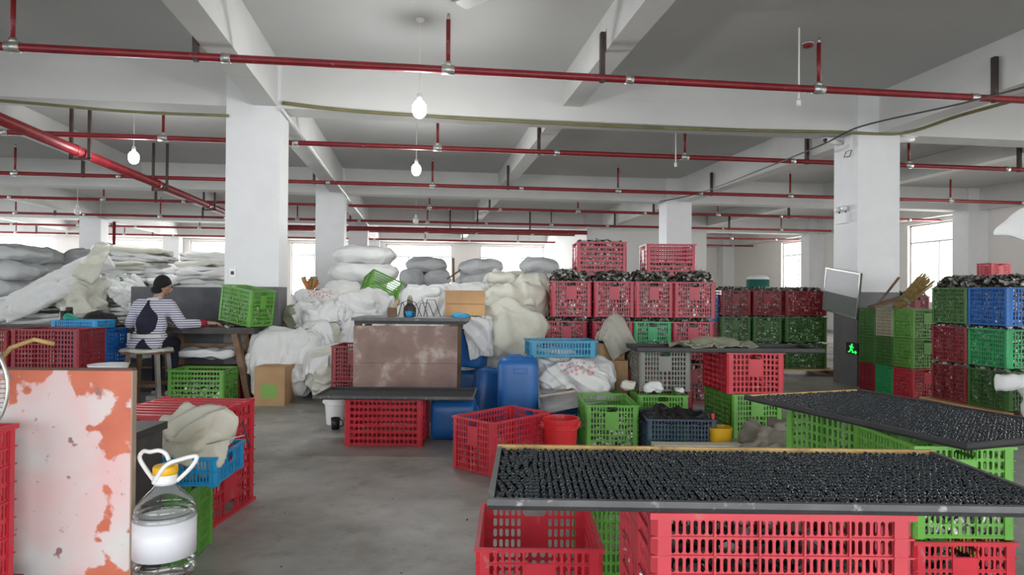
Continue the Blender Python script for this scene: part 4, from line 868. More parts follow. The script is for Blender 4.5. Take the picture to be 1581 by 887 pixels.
# ---- white sacks in front of them
cw('lime crate tilted among the white bales', CGRN, cxp(582, 10.2), 10.2, zp(582, 462, 10.2), 25, (0.5, 0.4, 0.34)).rotation_euler = (R(-20), R(24), R(18))
for lab, m, x0, x1, y0, y1, d, dep, kw in (
    ('white sack with red print lying beside the left column', SACKP, 462, 538, 446, 478, 8.7, 0.6, dict(rid=0.05, amp=0.18)), ('olive woven sack beside the left column', SACKO, 440, 506, 468, 514, 8.3, 0.6, dict(rid=0.05)),
    ('white sack lapping over the olive one', SACKW, 476, 540, 470, 520, 8.1, 0.5, dict(rid=0.06, amp=0.18)), ('tall white sack heap left of the bench', SACKW, 520, 600, 450, 545, 8.2, 0.7, dict(rid=0.08, amp=0.15)),
    ('pale green-white full sack between crumpled sacks', SACKC, 470, 528, 495, 545, 7.9, 0.5, dict(rid=0.03)), ('white full sack behind the hanging crumpled sack', SACKW, 430, 500, 510, 585, 7.6, 0.6, dict(rid=0.07, amp=0.16)),
    ('full white sack at the bench end behind the carton', SACKW, 398, 446, 512, 612, 7.5, 0.42, dict(rid=0.05, amp=0.12)), ('folded white sack on the floor behind the carton', SACKW, 438, 482, 566, 608, 7.45, 0.5, dict(rid=0.04, p=4)), ('greenish white sack sagging on the floor beside the brown board', SACKC, 478, 552, 535, 612, 7.3, 0.6, dict(rid=0.07, amp=0.15)),
    ('white sack slumped behind the bench tools', SACKW, 620, 696, 444, 500, 8.0, 0.6, dict(rid=0.08, amp=0.2)), ('white sack behind the pine box', SACKW, 680, 775, 438, 470, 8.3, 0.6, dict(rid=0.05, amp=0.2)),
    ('cream sack at the top of the heap beside the red stack', SACKC, 748, 812, 420, 452, 8.2, 0.6, dict(rid=0.06, amp=0.2)), ('cream sack folded beside the topmost cream one', SACKC, 795, 852, 425, 462, 8.0, 0.6, dict(rid=0.06, amp=0.2)), ('cream sack lying across the heap beside the red stack', SACKC, 752, 850, 442, 478, 7.8, 0.6, dict(rid=0.06, amp=0.2)),
    ('very large full cream sack bulging beside the blue jerrycans', SACKC, 706, 842, 466, 592, 7.0, 0.85, dict(rid=0.045, amp=0.10, p=2.5))):
    sackP(lab, m, x0, x1, y0, y1, d, dep, res=26, f2=kw.pop('f2', 4.0), **kw)
for x0, x1, y, d, n in ((448, 530, 500, 8.4, 2), (525, 600, 520, 8.4, 2), (620, 700, 490, 8.3, 2), (690, 780, 462, 8.5, 3), (562, 606, 457, 9.95, 3), (770, 845, 470, 8.2, 3), (710, 838, 575, 7.1, 1)): bulk('full white sack inside the middle heap', SACKW, x0, x1, y, d, 0.6, n, 'sacks inside the middle heap')
collide_box(cxp(420, 7.5), 7.75, 0, 0.74, 0.5, 0.40); collide_box(cxp(727, 6.75), 6.85, 0, 0.92, 0.38, 0.34)                 # jerrycan, built further down
drape('woven_sack', 'crumpled white sack hanging over the heap end onto the carton', SACKW, cxp(428, 7.5), 7.52, 1.0, (0.85, 0.85), 40, 1.15, seed=3, slope=(0.1, 0.1))
drape('woven_sack', 'crumpled white sack draped beside the hanging one', SACKW, cxp(492, 7.6), 7.62, 1.0, (0.8, 0.95), -20, 1.15, seed=5, slope=(0, 0.1))
drape('woven_sack', 'white sack draped over the heap beside the bench', SACKW, cxp(562, 7.9), 7.95, 1.28, (0.9, 1.15), 8, 1.18, seed=8, slope=(0.1, 0.2))
drape('woven_sack', 'loose white sack lying over the olive sack', SACKW, cxp(500, 8.2), 8.25, 1.12, (0.75, 0.7), 25, 1.2, seed=9)
drape('woven_sack', 'loose white sack fallen behind the bench tools', SACKW, cxp(655, 8.0), 8.05, 1.30, (0.8, 0.9), -15, 1.2, seed=10, slope=(0, 0.2))
drape('woven_sack', 'loose cream sack spread on the heap beside the red stack', SACKC, cxp(800, 7.9), 7.95, 1.48, (0.9, 0.8), 12, 1.2, seed=11, slope=(0, 0.15))
drape('woven_sack', 'loose white sack over the heap behind the pine box', SACKW, cxp(730, 8.2), 8.3, 1.40, (0.8, 0.7), -8, 1.2, seed=12)
drape('woven_sack', 'bright white sack hanging between the blue jerrycans', SACKW, cxp(738, 6.8), 6.80, 1.0, (0.42, 0.62), 35, 1.12, seed=14)
drape('woven_sack', 'loose white sack thrown over the left pile top', SACKW, cxp(195, 9.7), 9.8, 1.95, (1.1, 0.9), 10, 1.18, seed=15)
drape('woven_sack', 'loose white sack spread down the left pile slope', SACKW, cxp(60, 9.2), 9.2, 1.50, (1.3, 0.9), 20, 1.18, seed=16, slope=(0.25, 0.2))
drape('woven_sack', 'loose white sack beside the grey bales, over the sloping rolls', SACKW, cxp(20, 9.1), 9.2, 1.30, (0.9, 0.9), -10, 1.2, seed=17)

# ================================================================ BENCH WITH SEATED PERSON
TBZ = 0.80; td0, td1 = 7.42, 7.84
root = thing('work_bench', 'long dark wooden work bench before the grey partition', 'bench', W(cxp(190, 7.5), 7.5, 0), -YAW)
xa, xe = cxp(-140, 7.5) - cxp(190, 7.5), cxp(397, 7.5) - cxp(190, 7.5)
for k in range(3): MB().box(xa, xe, -0.08 + k * 0.145, -0.08 + k * 0.145 + 0.14, TBZ - 0.07, TBZ - 0.002 * k).build('top_plank', DARKWOOD, root)
for x, l in ((xe - 0.20, 0.14), (0.55, 0.0), (xa + 0.2, 0)):
    for y in (-0.03, 0.28): MB().bar((x + l, y, 0), (x - 0.02, y, TBZ - 0.07), 0.085, 0.06).build('leg', WOOD, root)
MB().box(xa + 0.1, xe - 0.1, 0.25, 0.29, 0.50, 0.60).build('stretcher', WOOD, root); MB().box(xa + 0.1, xe - 0.1, -0.02, 0.30, 0.34, 0.36).build('shelf_board', WOOD, root)
for lab, x0, x1 in (('folded white sacking on the bench shelf', 275, 372), ('folded white sacking on the bench shelf', 190, 262)): sackP(lab, SACKW, x0, x1, 537, 552, 7.5, 0.3, group='sacking on the bench shelf', **FLAT)
# green crate tipped on the bench, shells spilling
o = cw('lime crate tipped on the bench with pearly shells inside', CGRN, cxp(375, 7.55), 7.63, TBZ + 0.085, 0, (0.50, 0.34, 0.40), fill='half'); o.rotation_euler = (0, R(8), -YAW + R(-28)); o.location.z = TBZ + 0.04
h_ = [q for q in COL.objects if q.name.startswith('shell_heap')][-1]; h_.rotation_euler = o.rotation_euler; h_.location = o.location
def flakes(name, label, c, d, z, sx, sy, n, seed, k_=1.0):
    rnd = random.Random(seed); mb = MB()
    for k in range(n):
        mb.cur = rnd.choices((0, 1, 2), (0.3, 0.45, 0.25))[0]; x, y = rnd.gauss(0, sx), rnd.gauss(0, sy); zz = max(0.008, 0.05 * (1 - (x / sx / 2) ** 2) * rnd.random()); s1 = rnd.uniform(0.025, 0.04) * k_; zz *= k_; qm = Vector((rnd.gauss(0, .4), rnd.gauss(0, .4), 1)).to_track_quat('Z', 'Y').to_matrix() @ Matrix.Rotation(rnd.uniform(0, 6), 3, 'Z')
        vs = [qm @ Vector((s1 * math.cos(t), s1 * .6 * math.sin(t), 0)) + Vector((x, y, zz)) for t in (0, 1.05, 2.09, 3.14, 4.19, 5.24)] + [qm @ Vector((0, 0, s1 * .3)) + Vector((x, y, zz))]; mb.add(vs, [(i, (i + 1) % 6, 6) for i in range(6)])
    o = mb.build(name, [SH1, SH2, SH3], None, False, W(c, d, z), -YAW); return tag(o, label, 'shells', kind='stuff')
flakes('loose_shells', 'pearly shells spilled on the bench before the tipped crate', cxp(318, 7.5), 7.52, TBZ, 0.16, 0.06, 90, 2)
flakes('loose_shells', 'dark shells spread on the bench beside the black bag', cxp(185, 7.5), 7.55, TBZ, 0.10, 0.06, 60, 3)
collide_box(cxp(146, 7.5), 7.6, 0, TBZ, 1.4, 0.46)
COLLIDE.append((tuple(W(cxp(148, 7.5), 7.6, TBZ + 0.05)), (0.15, 0.1, 0.08), 0, 2.2))
drape('black_bag', 'crumpled black bag on the bench', SACKB, cxp(148, 7.5), 7.6, TBZ + 0.22, (0.62, 0.46), 5, 1.5, seed=21, cat='bag', wr=0.3, fold=0.05, fs_=0.6, zmin=TBZ + 0.004)
sack('green_cloth', 'small turquoise cloth beside the black bag', mat_sack('turquoise_cloth', (0.03, 0.32, 0.24)), W(cxp(113, 7.5), 7.5, TBZ + 0.055), (0.14, 0.12, 0.12), 0, cat='cloth', amp=0.25, rid=0.03, f2=9, res=10)
for px, lab, hh, cm in ((97, 'black thermos flask with cream lid on the bench', 0.21, SACKC), (106, 'black flask with dark lid on the bench', 0.20, DARKIRON)):
    t = thing('thermos_flask', lab, 'flask', W(cxp(px, 7.6), 7.62, TBZ)); MB().lathe([(0, 0), (0.036, 0), (0.038, 0.01), (0.038, hh - 0.06), (0.030, hh - 0.05)], 14).build('body', BLACKP, t, True); MB().lathe([(0.033, hh - 0.05), (0.033, hh), (0, hh + 0.004)], 14).build('lid', cm, t, True)
# crates around the bench
DB = 6.9
crateF('dull red crate stacked left of the bench beside the blue one', CRED2, 16, 122, 6.3, 0.44, 0.46, 0.37, 'side', 0); crateF('dull red crate under another left of the bench', CRED2, 16, 122, 6.3, 0.44, 0.06, 0.39, 'side', 0)
crateF('darker red crate at the far left by the bench', CRED2, -70, 13, 6.35, 0.44, 0.44, 0.37, 'side', 0); crateF('dull red crate at the far left under another', CRED2, -70, 13, 6.35, 0.44, 0.05, 0.39, 'side', 0)
crateF('blue crate at the end of the bench behind the red ones', CBLU, 84, 164, 6.85, 0.40, 0.44, 0.36, 'side', 0); crateF('blue crate on the floor under another by the bench', CBLU, 84, 164, 6.85, 0.40, 0.06, 0.38, 'side', 0)
crateF('sky blue basket on top of the blue crate by the bench', CSKY, 78, 150, 6.85, 0.34, 0.802, 0.085, 'side', 0, 'basket', name='plastic_basket')
for x, y in ((-0.05, 0), ):
    o = MB().lathe([(0, 0), (0.16, 0.0), (0.19, 0.03), (0.22, 0.12), (0.235, 0.125), (0.20, 0.04), (0.15, 0.015), (0, 0.015)], 24).build('plastic_basin', WHITEP, None, True, W(-3.80, 6.42, 0.402)); o.scale = (0.75, 0.75, 0.8); tag(o, 'white plastic basin beside the blue crate', 'basin')
cw('dull red crate carrying the white basin', CRED2, -3.84, 6.44, 0, 0, (0.28, 0.28, 0.40))
crateF('lime crate of shells on the floor below the bench', CGRN, 259, 347, 7.05, 0.40, 0, 0.375, 'side', 0, 'wide', fill='half')
crateF('red crate on the floor under the bench behind the lime one', CRED2, 290, 372, 7.5, 0.32, 0, 0.36, 'side', 0)
# carton with green print
def carton(name, label, px0, px1, ytop, d, depth, z0, logo=True, rot=0, m=CARD):
    wd = (px1 - px0) / F * d; h = zp((px0 + px1) / 2, ytop, d) - z0; t = thing(name, label, 'carton', W(cxp((px0 + px1) / 2, d), d + depth / 2, z0), -YAW + R(rot))
    MB().box(-wd / 2, wd / 2, -depth / 2, depth / 2, 0, h - 0.004).build('body', m, t)
    for s in (-1, 1): MB().box(-wd / 2 - 0.002, wd / 2 + 0.002, min(s * 0.003, s * (depth / 2 + 0.002)), max(s * 0.003, s * (depth / 2 + 0.002)), h - 0.004, h).build('top_flap', m, t)
    if logo: MB().box(-wd * 0.27, wd * 0.25, -depth / 2 - 0.002, -depth / 2 - 0.0002, h * 0.2, h * 0.55).build('green_print', LOGO, t)
    return t
carton('cardboard_carton', 'brown carton with green print under the hanging white sack', 394, 441, 566, 7.12, 0.34, 0)
# stool and person
st = W(cxp(230, 7.12), 7.12, 0); SZ = 0.585
root = thing('wooden_stool', 'wooden stool with cloth covered seat under the seated person', 'stool', st, -YAW)
MB().box(-0.20, 0.20, -0.15, 0.15, SZ - 0.045, SZ - 0.015).build('seat', WOOD, root)
me = sack_mesh((0.46, 0.36, 0.05), p=4, amp=0.2, rid=0.02, f2=7, res=10); me.materials.append(SACKC); obj('seat_cloth', me, root, (-0.02, 0, SZ - 0.012))
for sx in (-1, 1):
    for sy in (-1, 1): MB().bar((sx * 0.19, sy * 0.14, 0), (sx * 0.15, sy * 0.11, SZ - 0.045), 0.04, 0.04).build('leg', WOOD if sx < 0 else mat('grey_timber', (0.28, 0.26, 0.23), 0.8, var=0.3), root)
for sy in (-0.125, 0.125): MB().box(-0.17, 0.17, sy - 0.012, sy + 0.012, 0.2, 0.235).build('stretcher', WOOD, root)
MB().box(-0.18, 0.20, 0.30, 0.38, 0.0, 0.045).build('foot_rail', WHITEP, root)

def capsule(mb, a, b, r1, r2, n=12, sc=(1, 1)):
    a, b = Vector(a), Vector(b); d = (b - a); L = max(d.length, 1e-5); q = d.to_track_quat('Z', 'Y').to_matrix(); prof = []
    for k in range(5): t = -math.pi / 2 + math.pi / 2 * k / 4; prof.append((max(1e-4, r1 * math.cos(t)), r1 * math.sin(t)))
    for k in range(5): t = math.pi / 2 * k / 4; prof.append((max(1e-4, r2 * math.cos(t)), L + r2 * math.sin(t)))
    vs = [q @ Vector((r * math.cos(2 * math.pi * j_ / n) * sc[0], r * math.sin(2 * math.pi * j_ / n) * sc[1], z)) + a for r, z in prof for j_ in range(n)]; k = len(prof)
    fs = [(i * n + j_, i * n + (j_ + 1) % n, (i + 1) * n + (j_ + 1) % n, (i + 1) * n + j_) for i in range(k - 1) for j_ in range(n)] + [tuple(range(n - 1, -1, -1)), tuple((k - 1) * n + j_ for j_ in range(n))]
    mb.add(vs, fs)
def ellipsoid(mb, c, r, n=14):
    c = Vector(c); prof = [(math.cos(-math.pi / 2 + math.pi * k / 10), math.sin(-math.pi / 2 + math.pi * k / 10)) for k in range(11)]
    vs = [c + Vector((max(p, 1e-3) * r[0] * math.cos(2 * math.pi * j_ / n), max(p, 1e-3) * r[1] * math.sin(2 * math.pi * j_ / n), z * r[2])) for p, z in prof for j_ in range(n)]
    fs = [(i * n + j_, i * n + (j_ + 1) % n, (i + 1) * n + (j_ + 1) % n, (i + 1) * n + j_) for i in range(10) for j_ in range(n)] + [tuple(range(n - 1, -1, -1)), tuple(10 * n + j_ for j_ in range(n))]
    mb.add(vs, fs)
segs = []                       # (a, b, r, zone): zones decide the clothing of the continuous body
body = MB()
def limb(a, b, r1, r2, zone, sc=(1, 1)): capsule(body, a, b, r1, r2, 12, sc); segs.append((Vector(a), Vector(b), (r1 + r2) / 2, zone))
def blob(c, r, zone): ellipsoid(body, c, r); segs.append((Vector(c), Vector(c) + Vector((0, 0, 0.001)), sum(r) / 3, zone))
S0 = SZ + 0.01
blob((0, 0.02, S0 + 0.10), (0.185, 0.15, 0.125), 'shirt'); blob((0.0, 0.05, S0 + 0.24), (0.165, 0.125, 0.16), 'shirt'); blob((0.01, 0.09, S0 + 0.40), (0.185, 0.12, 0.13), 'shirt')
limb((-0.13, 0.10, S0 + 0.455), (0.15, 0.10, S0 + 0.455), 0.065, 0.065, 'shirt')
limb((0.02, 0.115, S0 + 0.47), (0.04, 0.15, S0 + 0.57), 0.055, 0.048, 'skin')
HC = Vector((0.055, 0.175, S0 + 0.655)); blob(HC, (0.075, 0.092, 0.105), 'skin'); blob(HC + Vector((0.01, 0.03, -0.055)), (0.052, 0.062, 0.055), 'skin')
fdir = Vector((0.55, 0.83, -0.25)).normalized(); limb(HC + fdir * 0.088 + Vector((0, 0, 0.01)), HC + fdir * 0.103 + Vector((0, 0, -0.02)), 0.010, 0.015, 'skin')
side_ = Vector((fdir.y, -fdir.x, 0)).normalized()
for s in (-1, 1): e = HC + side_ * s * 0.078 + Vector((0, 0, -0.015)); limb(e + Vector((0, 0, -0.02)), e + Vector((0, 0, 0.02)), 0.012, 0.015, 'skin')
limb(HC + fdir * 0.083 + side_ * -0.018 + Vector((0, 0, -0.05)), HC + fdir * 0.083 + side_ * 0.018 + Vector((0, 0, -0.05)), 0.009, 0.009, 'skin')
# arms: right arm reaches out along the bench, left arm bends in front
sh = S0 + 0.44
limb((0.17, 0.10, sh), (0.285, 0.13, S0 + 0.25), 0.068, 0.060, 'shirt'); limb((0.285, 0.13, S0 + 0.25), (0.395, 0.24, S0 + 0.245), 0.058, 0.048, 'shirt'); limb((0.385, 0.235, S0 + 0.246), (0.445, 0.29, S0 + 0.248), 0.047, 0.040, 'cuff'); limb((0.445, 0.29, S0 + 0.248), (0.49, 0.325, S0 + 0.25), 0.027, 0.024, 'skin')
limb((-0.155, 0.10, sh), (-0.26, 0.13, S0 + 0.25), 0.068, 0.060, 'shirt'); limb((-0.26, 0.13, S0 + 0.25), (-0.17, 0.30, S0 + 0.25), 0.056, 0.046, 'shirt'); limb((-0.17, 0.30, S0 + 0.25), (-0.13, 0.345, S0 + 0.252), 0.045, 0.038, 'cuff'); limb((-0.13, 0.345, S0 + 0.252), (-0.09, 0.375, S0 + 0.255), 0.026, 0.023, 'skin')
def hand(wr, dr, side):
    wr, dr = Vector(wr), Vector(dr).normalized(); up_ = Vector((0, 0, 1)); lat = dr.cross(up_).normalized() * side
    capsule(body, wr, wr + dr * 0.055, 0.020, 0.024, 12); segs.append((wr, wr + dr * 0.055, 0.02, 'skin')); limb(wr + lat * 0.014 + dr * 0.01, wr + lat * 0.026 + dr * 0.065, 0.017, 0.016, 'skin'); limb(wr - lat * 0.012 + dr * 0.01, wr - lat * 0.022 + dr * 0.06, 0.017, 0.015, 'skin')
    for k, ln in enumerate((0.062, 0.072, 0.067, 0.052)):
        o_ = lat * (0.031 - 0.021 * k); a = wr + dr * 0.062 + o_; b = a + dr * ln * 0.5 + Vector((0, 0, 0.006)) + o_ * 0.12; c_ = b + dr * ln * 0.42 + Vector((0, 0, -0.020)) + o_ * 0.1; e = c_ + dr * ln * 0.2 + Vector((0, 0, -0.016))
        limb(a, b, 0.0098, 0.009, 'skin'); limb(b, c_, 0.009, 0.0082, 'skin'); limb(c_, e, 0.0082, 0.007, 'skin')
    a = wr + lat * 0.028 + dr * 0.012; b = a + lat * 0.022 + dr * 0.03 + Vector((0, 0, -0.004)); limb(a, b, 0.012, 0.010, 'skin'); limb(b, b + dr * 0.028 + lat * 0.006 + Vector((0, 0, -0.008)), 0.010, 0.008, 'skin')
hand((0.49, 0.325, S0 + 0.25), (0.78, 0.55, -0.08), -1); hand((-0.09, 0.375, S0 + 0.255), (0.75, 0.6, -0.08), 1)
# legs: knees forward under the bench, shins down
for s in (-1, 1):
    x = 0.085 * s
    limb((x, 0.03, S0 + 0.075), (x * 1.15, 0.37, S0 + 0.03), 0.088, 0.062, 'trouser'); limb((x * 1.15, 0.37, S0 + 0.03), (x * 0.85, 0.31, 0.12), 0.060, 0.042, 'trouser'); limb((x * 0.85, 0.31, 0.13), (x * 0.85, 0.31, 0.085), 0.036, 0.034, 'sock')
    limb((x * 0.85, 0.28, 0.083), (x * 0.9, 0.42, 0.078), 0.036, 0.030, 'shoe')
    # coat tail over the seat
blob((0, -0.075, S0 + 0.045), (0.19, 0.085, 0.075), 'shirt')
me0 = body.mesh('person_raw', SKIN); tmp = bpy.data.objects.new('person_raw', me0); COL.objects.link(tmp)
rm = tmp.modifiers.new('r', 'REMESH'); rm.mode = 'VOXEL'; rm.voxel_size = 0.0065
sm = tmp.modifiers.new('s', 'SMOOTH'); sm.iterations = 3; sm.factor = 0.5
dg = bpy.context.evaluated_depsgraph_get(); dg.update(); pm = bpy.data.meshes.new_from_object(tmp.evaluated_get(dg)); bpy.data.objects.remove(tmp)
pm.materials.clear(); ZON = ['skin', 'shirt', 'cuff', 'trouser', 'sock', 'shoe']
for m in (SKIN, STRIPE, MAROON, NAVY, PINKM, SHOE): pm.materials.append(m)
def zone_of(p):
    best, bz = 1e9, 'shirt'
    for a, b, r, z in segs:
        ab = b - a; t = max(0, min(1, (p - a).dot(ab) / ab.length_squared)); dd_ = (p - a - ab * t).length - r
        if dd_ < best: best, bz = dd_, z
    return bz
pm.polygons.foreach_set('material_index', [ZON.index(zone_of(p.center)) for p in pm.polygons]); pm.polygons.foreach_set('use_smooth', [True] * len(pm.polygons))
person = obj('person', pm, None, st); person.rotation_euler.z = -YAW; tag(person, 'seated person in striped shirt, dark apron and black cap at the bench', 'person')
bvh = BVHTree.FromPolygons([v.co for v in pm.vertices], [tuple(p.vertices) for p in pm.polygons])
def wrap(name, m, outline, z0, z1, nz=26, nx=14, off=0.007, xc=lambda z: 0.0):
    vs = []; fs = []
    for i in range(nz + 1):
        z = z0 + (z1 - z0) * i / nz; hw_ = outline((z - z0) / (z1 - z0))
        for j_ in range(nx + 1):
            x = xc(z) + hw_ * (2 * j_ / nx - 1); h = bvh.ray_cast(Vector((x, -1, z)), Vector((0, 1, 0)))[0]; y = (h.y if h else 0.02) - off; vs.append((x, y, z))
    n = nx + 1; base = len(vs); vs += [(x, y + 0.004, z) for x, y, z in vs]
    for k, o_ in ((0, 0), (1, base)):
        for i in range(nz):
            for j_ in range(nx): f = (o_ + i * n + j_, o_ + i * n + j_ + 1, o_ + (i + 1) * n + j_ + 1, o_ + (i + 1) * n + j_); fs.append(f if k == 0 else f[::-1])
    MB().add(vs, fs).build(name, m, person, True)
def tear(t):
    u_ = t / 0.42
    if u_ < 1: return 0.035 + 0.077 * math.sqrt(max(0.0, 1 - (1 - u_) ** 2))
    u_ = (t - 0.42) / 0.58; return 0.012 + 0.100 * (0.5 + 0.5 * math.cos(math.pi * min(1, u_ * 1.05)))
wrap('apron_back', NAVY, tear, S0 + 0.145, S0 + 0.50, off=0.009); wrap('apron_tie', SACKC, lambda t: 0.17, S0 + 0.125, S0 + 0.148, 2, 16, 0.010); wrap('apron_skirt_edge', NAVY, lambda t: 0.075 * (1 - t) + 0.012, S0 - 0.005, S0 + 0.10, 8, 8, 0.009, lambda z: 0.02)
mb = MB(); prof = []
cap = MB(); vs = []; n = 20
for i in range(9):
    t = math.pi / 2 * i / 8
    for j_ in range(n): a = 2 * math.pi * j_ / n; vs.append(HC + Vector((0.087 * math.cos(a) * math.cos(t), 0.103 * math.sin(a) * math.cos(t) - 0.008, 0.012 + 0.105 * math.sin(t) - (0.045 if i == 0 else 0.02 * (1 - i / 8)) * max(0, -math.sin(a)))))
cap.add(vs, [(i * n + j_, i * n + (j_ + 1) % n, (i + 1) * n + (j_ + 1) % n, (i + 1) * n + j_) for i in range(8) for j_ in range(n)] + [tuple(range(n - 1, -1, -1))]).build('knit_cap', HAIR, person, True)
hm = MB(); ellipsoid(hm, HC + Vector((-0.03, -0.065, -0.045)), (0.062, 0.04, 0.045)); hm.build('hair_bun', HAIR, person, True)
for s in (-1, 1): em = MB(); ellipsoid(em, HC + fdir * 0.086 + side_ * s * 0.03 + Vector((0, 0, 0.005)), (0.010, 0.010, 0.008), 8); em.build('eye', BLACKP, person, True)
wrap('collar', WHITEP, lambda t: 0.06, S0 + 0.495, S0 + 0.52, 2, 8, 0.008, lambda z: 0.02)

# ================================================================ MIDDLE: brown board bench, trays, jerrycans
bd = 6.15
root = thing('board_bench', 'bench closed in front by a rusty brown board, dark top', 'bench', W(cxp(627, bd), bd, 0), -YAW); hw = (707 - 547) / 2 / F * bd; zt = zp(627, 492, bd)
MB().box(-hw, hw, -0.015, 0.012, 0.03, 0.56).build('front_board', BROWNB, root); MB().box(-hw, hw, -0.013, 0.012, 0.562, zt - 0.065).build('front_board', BROWNB, root)
tx0, tx1 = cxp(545, bd) - cxp(627, bd), cxp(722, bd) - cxp(627, bd)
MB().box(tx0, tx1, -0.06, 0.55, zt - 0.016, zt + 0.012).build('top', TRAYM, root); MB().box(tx0 + 0.02, tx1 - 0.02, -0.03, 0.5, zt - 0.045, zt - 0.016).build('under_frame', TRAYD, root)
for x in (-hw + 0.03, hw - 0.03):
    for y in (0.04, 0.48): MB().box(x - 0.03, x + 0.03, y - 0.025, y + 0.025, 0, zt - 0.045).build('leg', WOOD, root)
ZT = zt + 0.012
# things on that bench
t = thing('wooden_mallet', 'yellow handled tool leaning on the brown board bench', 'tool', W(cxp(606, 6.3), 6.35, ZT), -YAW)
MB().bar((-0.03, 0, 0), (0.035, 0.03, 0.155), 0.028, 0.02).build('handle', PINE, t); MB().box(-0.05, 0.03, -0.02, 0.03, 0.0, 0.085, ).build('head', WOOD, t)
t = thing('wire_rack', 'bent wire rack on the brown board bench', 'rack', W(cxp(634, 6.3), 6.4, ZT), -YAW)
for k in range(6): xk = -0.16 + 0.06 * k; MB().tube([(xk - 0.03, 0, 0), (xk, 0.02, 0.10 + 0.03 * (k % 3)), (xk + 0.07, 0.03, 0.13 + 0.03 * (k % 2)), (xk + 0.13, 0.0, 0.0)], 0.004, 5).build('wire', DARKIRON, t, True)
t = thing('glue_bottle', 'dark squat bottle with olive top on the brown board bench', 'bottle', W(cxp(629, 6.3), 6.46, ZT)); MB().lathe([(0, 0), (0.055, 0), (0.06, 0.02), (0.06, 0.08), (0.03, 0.12), (0.022, 0.13)], 16).build('body', DARKIRON, t, True); MB().lathe([(0.028, 0.125), (0.028, 0.165), (0.012, 0.2), (0, 0.2)], 12).build('cap', SACKO, t, True)
t = thing('blue_cup', 'small sky blue cup on the brown board bench', 'cup', W(cxp(631, 6.25), 6.28, ZT)); MB().lathe([(0, 0), (0.028, 0), (0.034, 0.055), (0.030, 0.055), (0.024, 0.006), (0, 0.006)], 14).build('cup_body', CSKY, t, True); MB().tube([(0.03, 0, 0.012), (0.052, 0, 0.02), (0.052, 0, 0.04), (0.033, 0, 0.046)], 0.004, 6).build('handle', CSKY, t, True)
sack('blue_cloth', 'sky blue rag on the end of the brown board bench', mat_sack('sky_rag', (0.03, 0.34, 0.60)), W(cxp(712, 6.2), 6.22, ZT + 0.018), (0.16, 0.12, 0.05), 0, cat='cloth', amp=0.4, rid=0.03, f2=9, res=10)
# pine box
pd = 6.85; z0 = zp(715, 487, pd)
t = thing('pine_box', 'open grained pine box on the sacks behind the bench', 'box', W(cxp(716, pd), pd + 0.14, z0), -YAW + R(6)); hw2 = (747 - 686) / 2 / F * pd; hh = zp(715, 451, pd) - z0
for k in range(2): MB().box(-hw2, hw2, -0.14, -0.12, k * hh / 2 + 0.002, (k + 1) * hh / 2 - 0.002 + 0.01 * k).build('front_plank', PINE, t); MB().box(-hw2, hw2, 0.12, 0.14, k * hh / 2 + 0.002, (k + 1) * hh / 2 - 0.002).build('back_plank', PINE, t)
for s in (-1, 1): MB().box(min(s * hw2, s * (hw2 - 0.02)), max(s * hw2, s * (hw2 - 0.02)), -0.12, 0.12, 0, hh - 0.003).build('end_plank', PINE, t)
MB().box(-hw2 - 0.01, hw2 + 0.01, -0.15, 0.15, hh + 0.008, hh + 0.02).build('lid', PINE, t)
bulk('full white sack carrying the pine box', SACKW, 684, 752, 489, pd - 0.02, 0.36, 2, 'sacks carrying the pine box')
# dark green tray on the red crate
T3z = 0.40
tray('dark tray lined with green mesh on the red crate beside the white bucket', cxp(484, 5.22), 5.22, 0, (733 - 484) / F * 5.22, 0.52, T3z, 0.028, TRAYM, TRAYD, MESHG)
crateF('red crate with wide slots carrying the green mesh tray', CRED, 533, 655, 5.29, 0.44, 0, 0.370, 'side', 0, 'wide')
crateF('red crate end showing beside the brown board', CRED2, 512, 580, 6.75, 0.5, 0.30, 0.36, 'end', 0); crateF('dull red crate under the one beside the brown board', CRED2, 512, 580, 6.75, 0.5, 0, 0.29, 'end', 0)
def bucket(label, px, d, h, r, m, bail=True, lidless=True):
    t = thing('bucket', label, 'bucket', W(cxp(px, d), d, 0), -YAW); MB().lathe([(0, 0.0), (r * 0.8, 0), (r * 0.82, 0.005), (r * 0.98, h * 0.9), (r * 1.06, h * 0.91), (r * 1.08, h), (r * 0.98, h), (r * 0.78, 0.012), (0, 0.012)], 28).build('body', m, t, True, sharp=50)
    MB().lathe([(r * 0.96, h * 0.78), (r * 1.03, h * 0.79), (r * 1.03, h * 0.81), (r * 0.97, h * 0.82)], 28).build('band', m, t, True)
    for s in (-1, 1): MB().box(s * r * 1.02 - 0.012, s * r * 1.02 + 0.012, -0.02, 0.02, h * 0.82, h * 0.93).build('lug', m, t)
    return t
bucket('white bucket on the floor below the green mesh tray', 521, 6.2, 0.23, 0.105, WHITEP)
t = thing('black_cup', 'small black mug on the floor by the white bucket', 'cup', W(cxp(520, 5.95), 5.95, 0)); MB().lathe([(0, 0), (0.034, 0), (0.04, 0.10), (0.036, 0.10), (0.03, 0.006), (0, 0.006)], 14).build('cup_body', BLACKP, t, True); MB().tube([(0.036, 0, 0.02), (0.062, 0, 0.03), (0.062, 0, 0.07), (0.038, 0, 0.085)], 0.005, 6).build('handle', BLACKP, t, True)
bucket('red bucket on the floor beside the red crate', 867, 4.75, 0.335, 0.123, REDP)
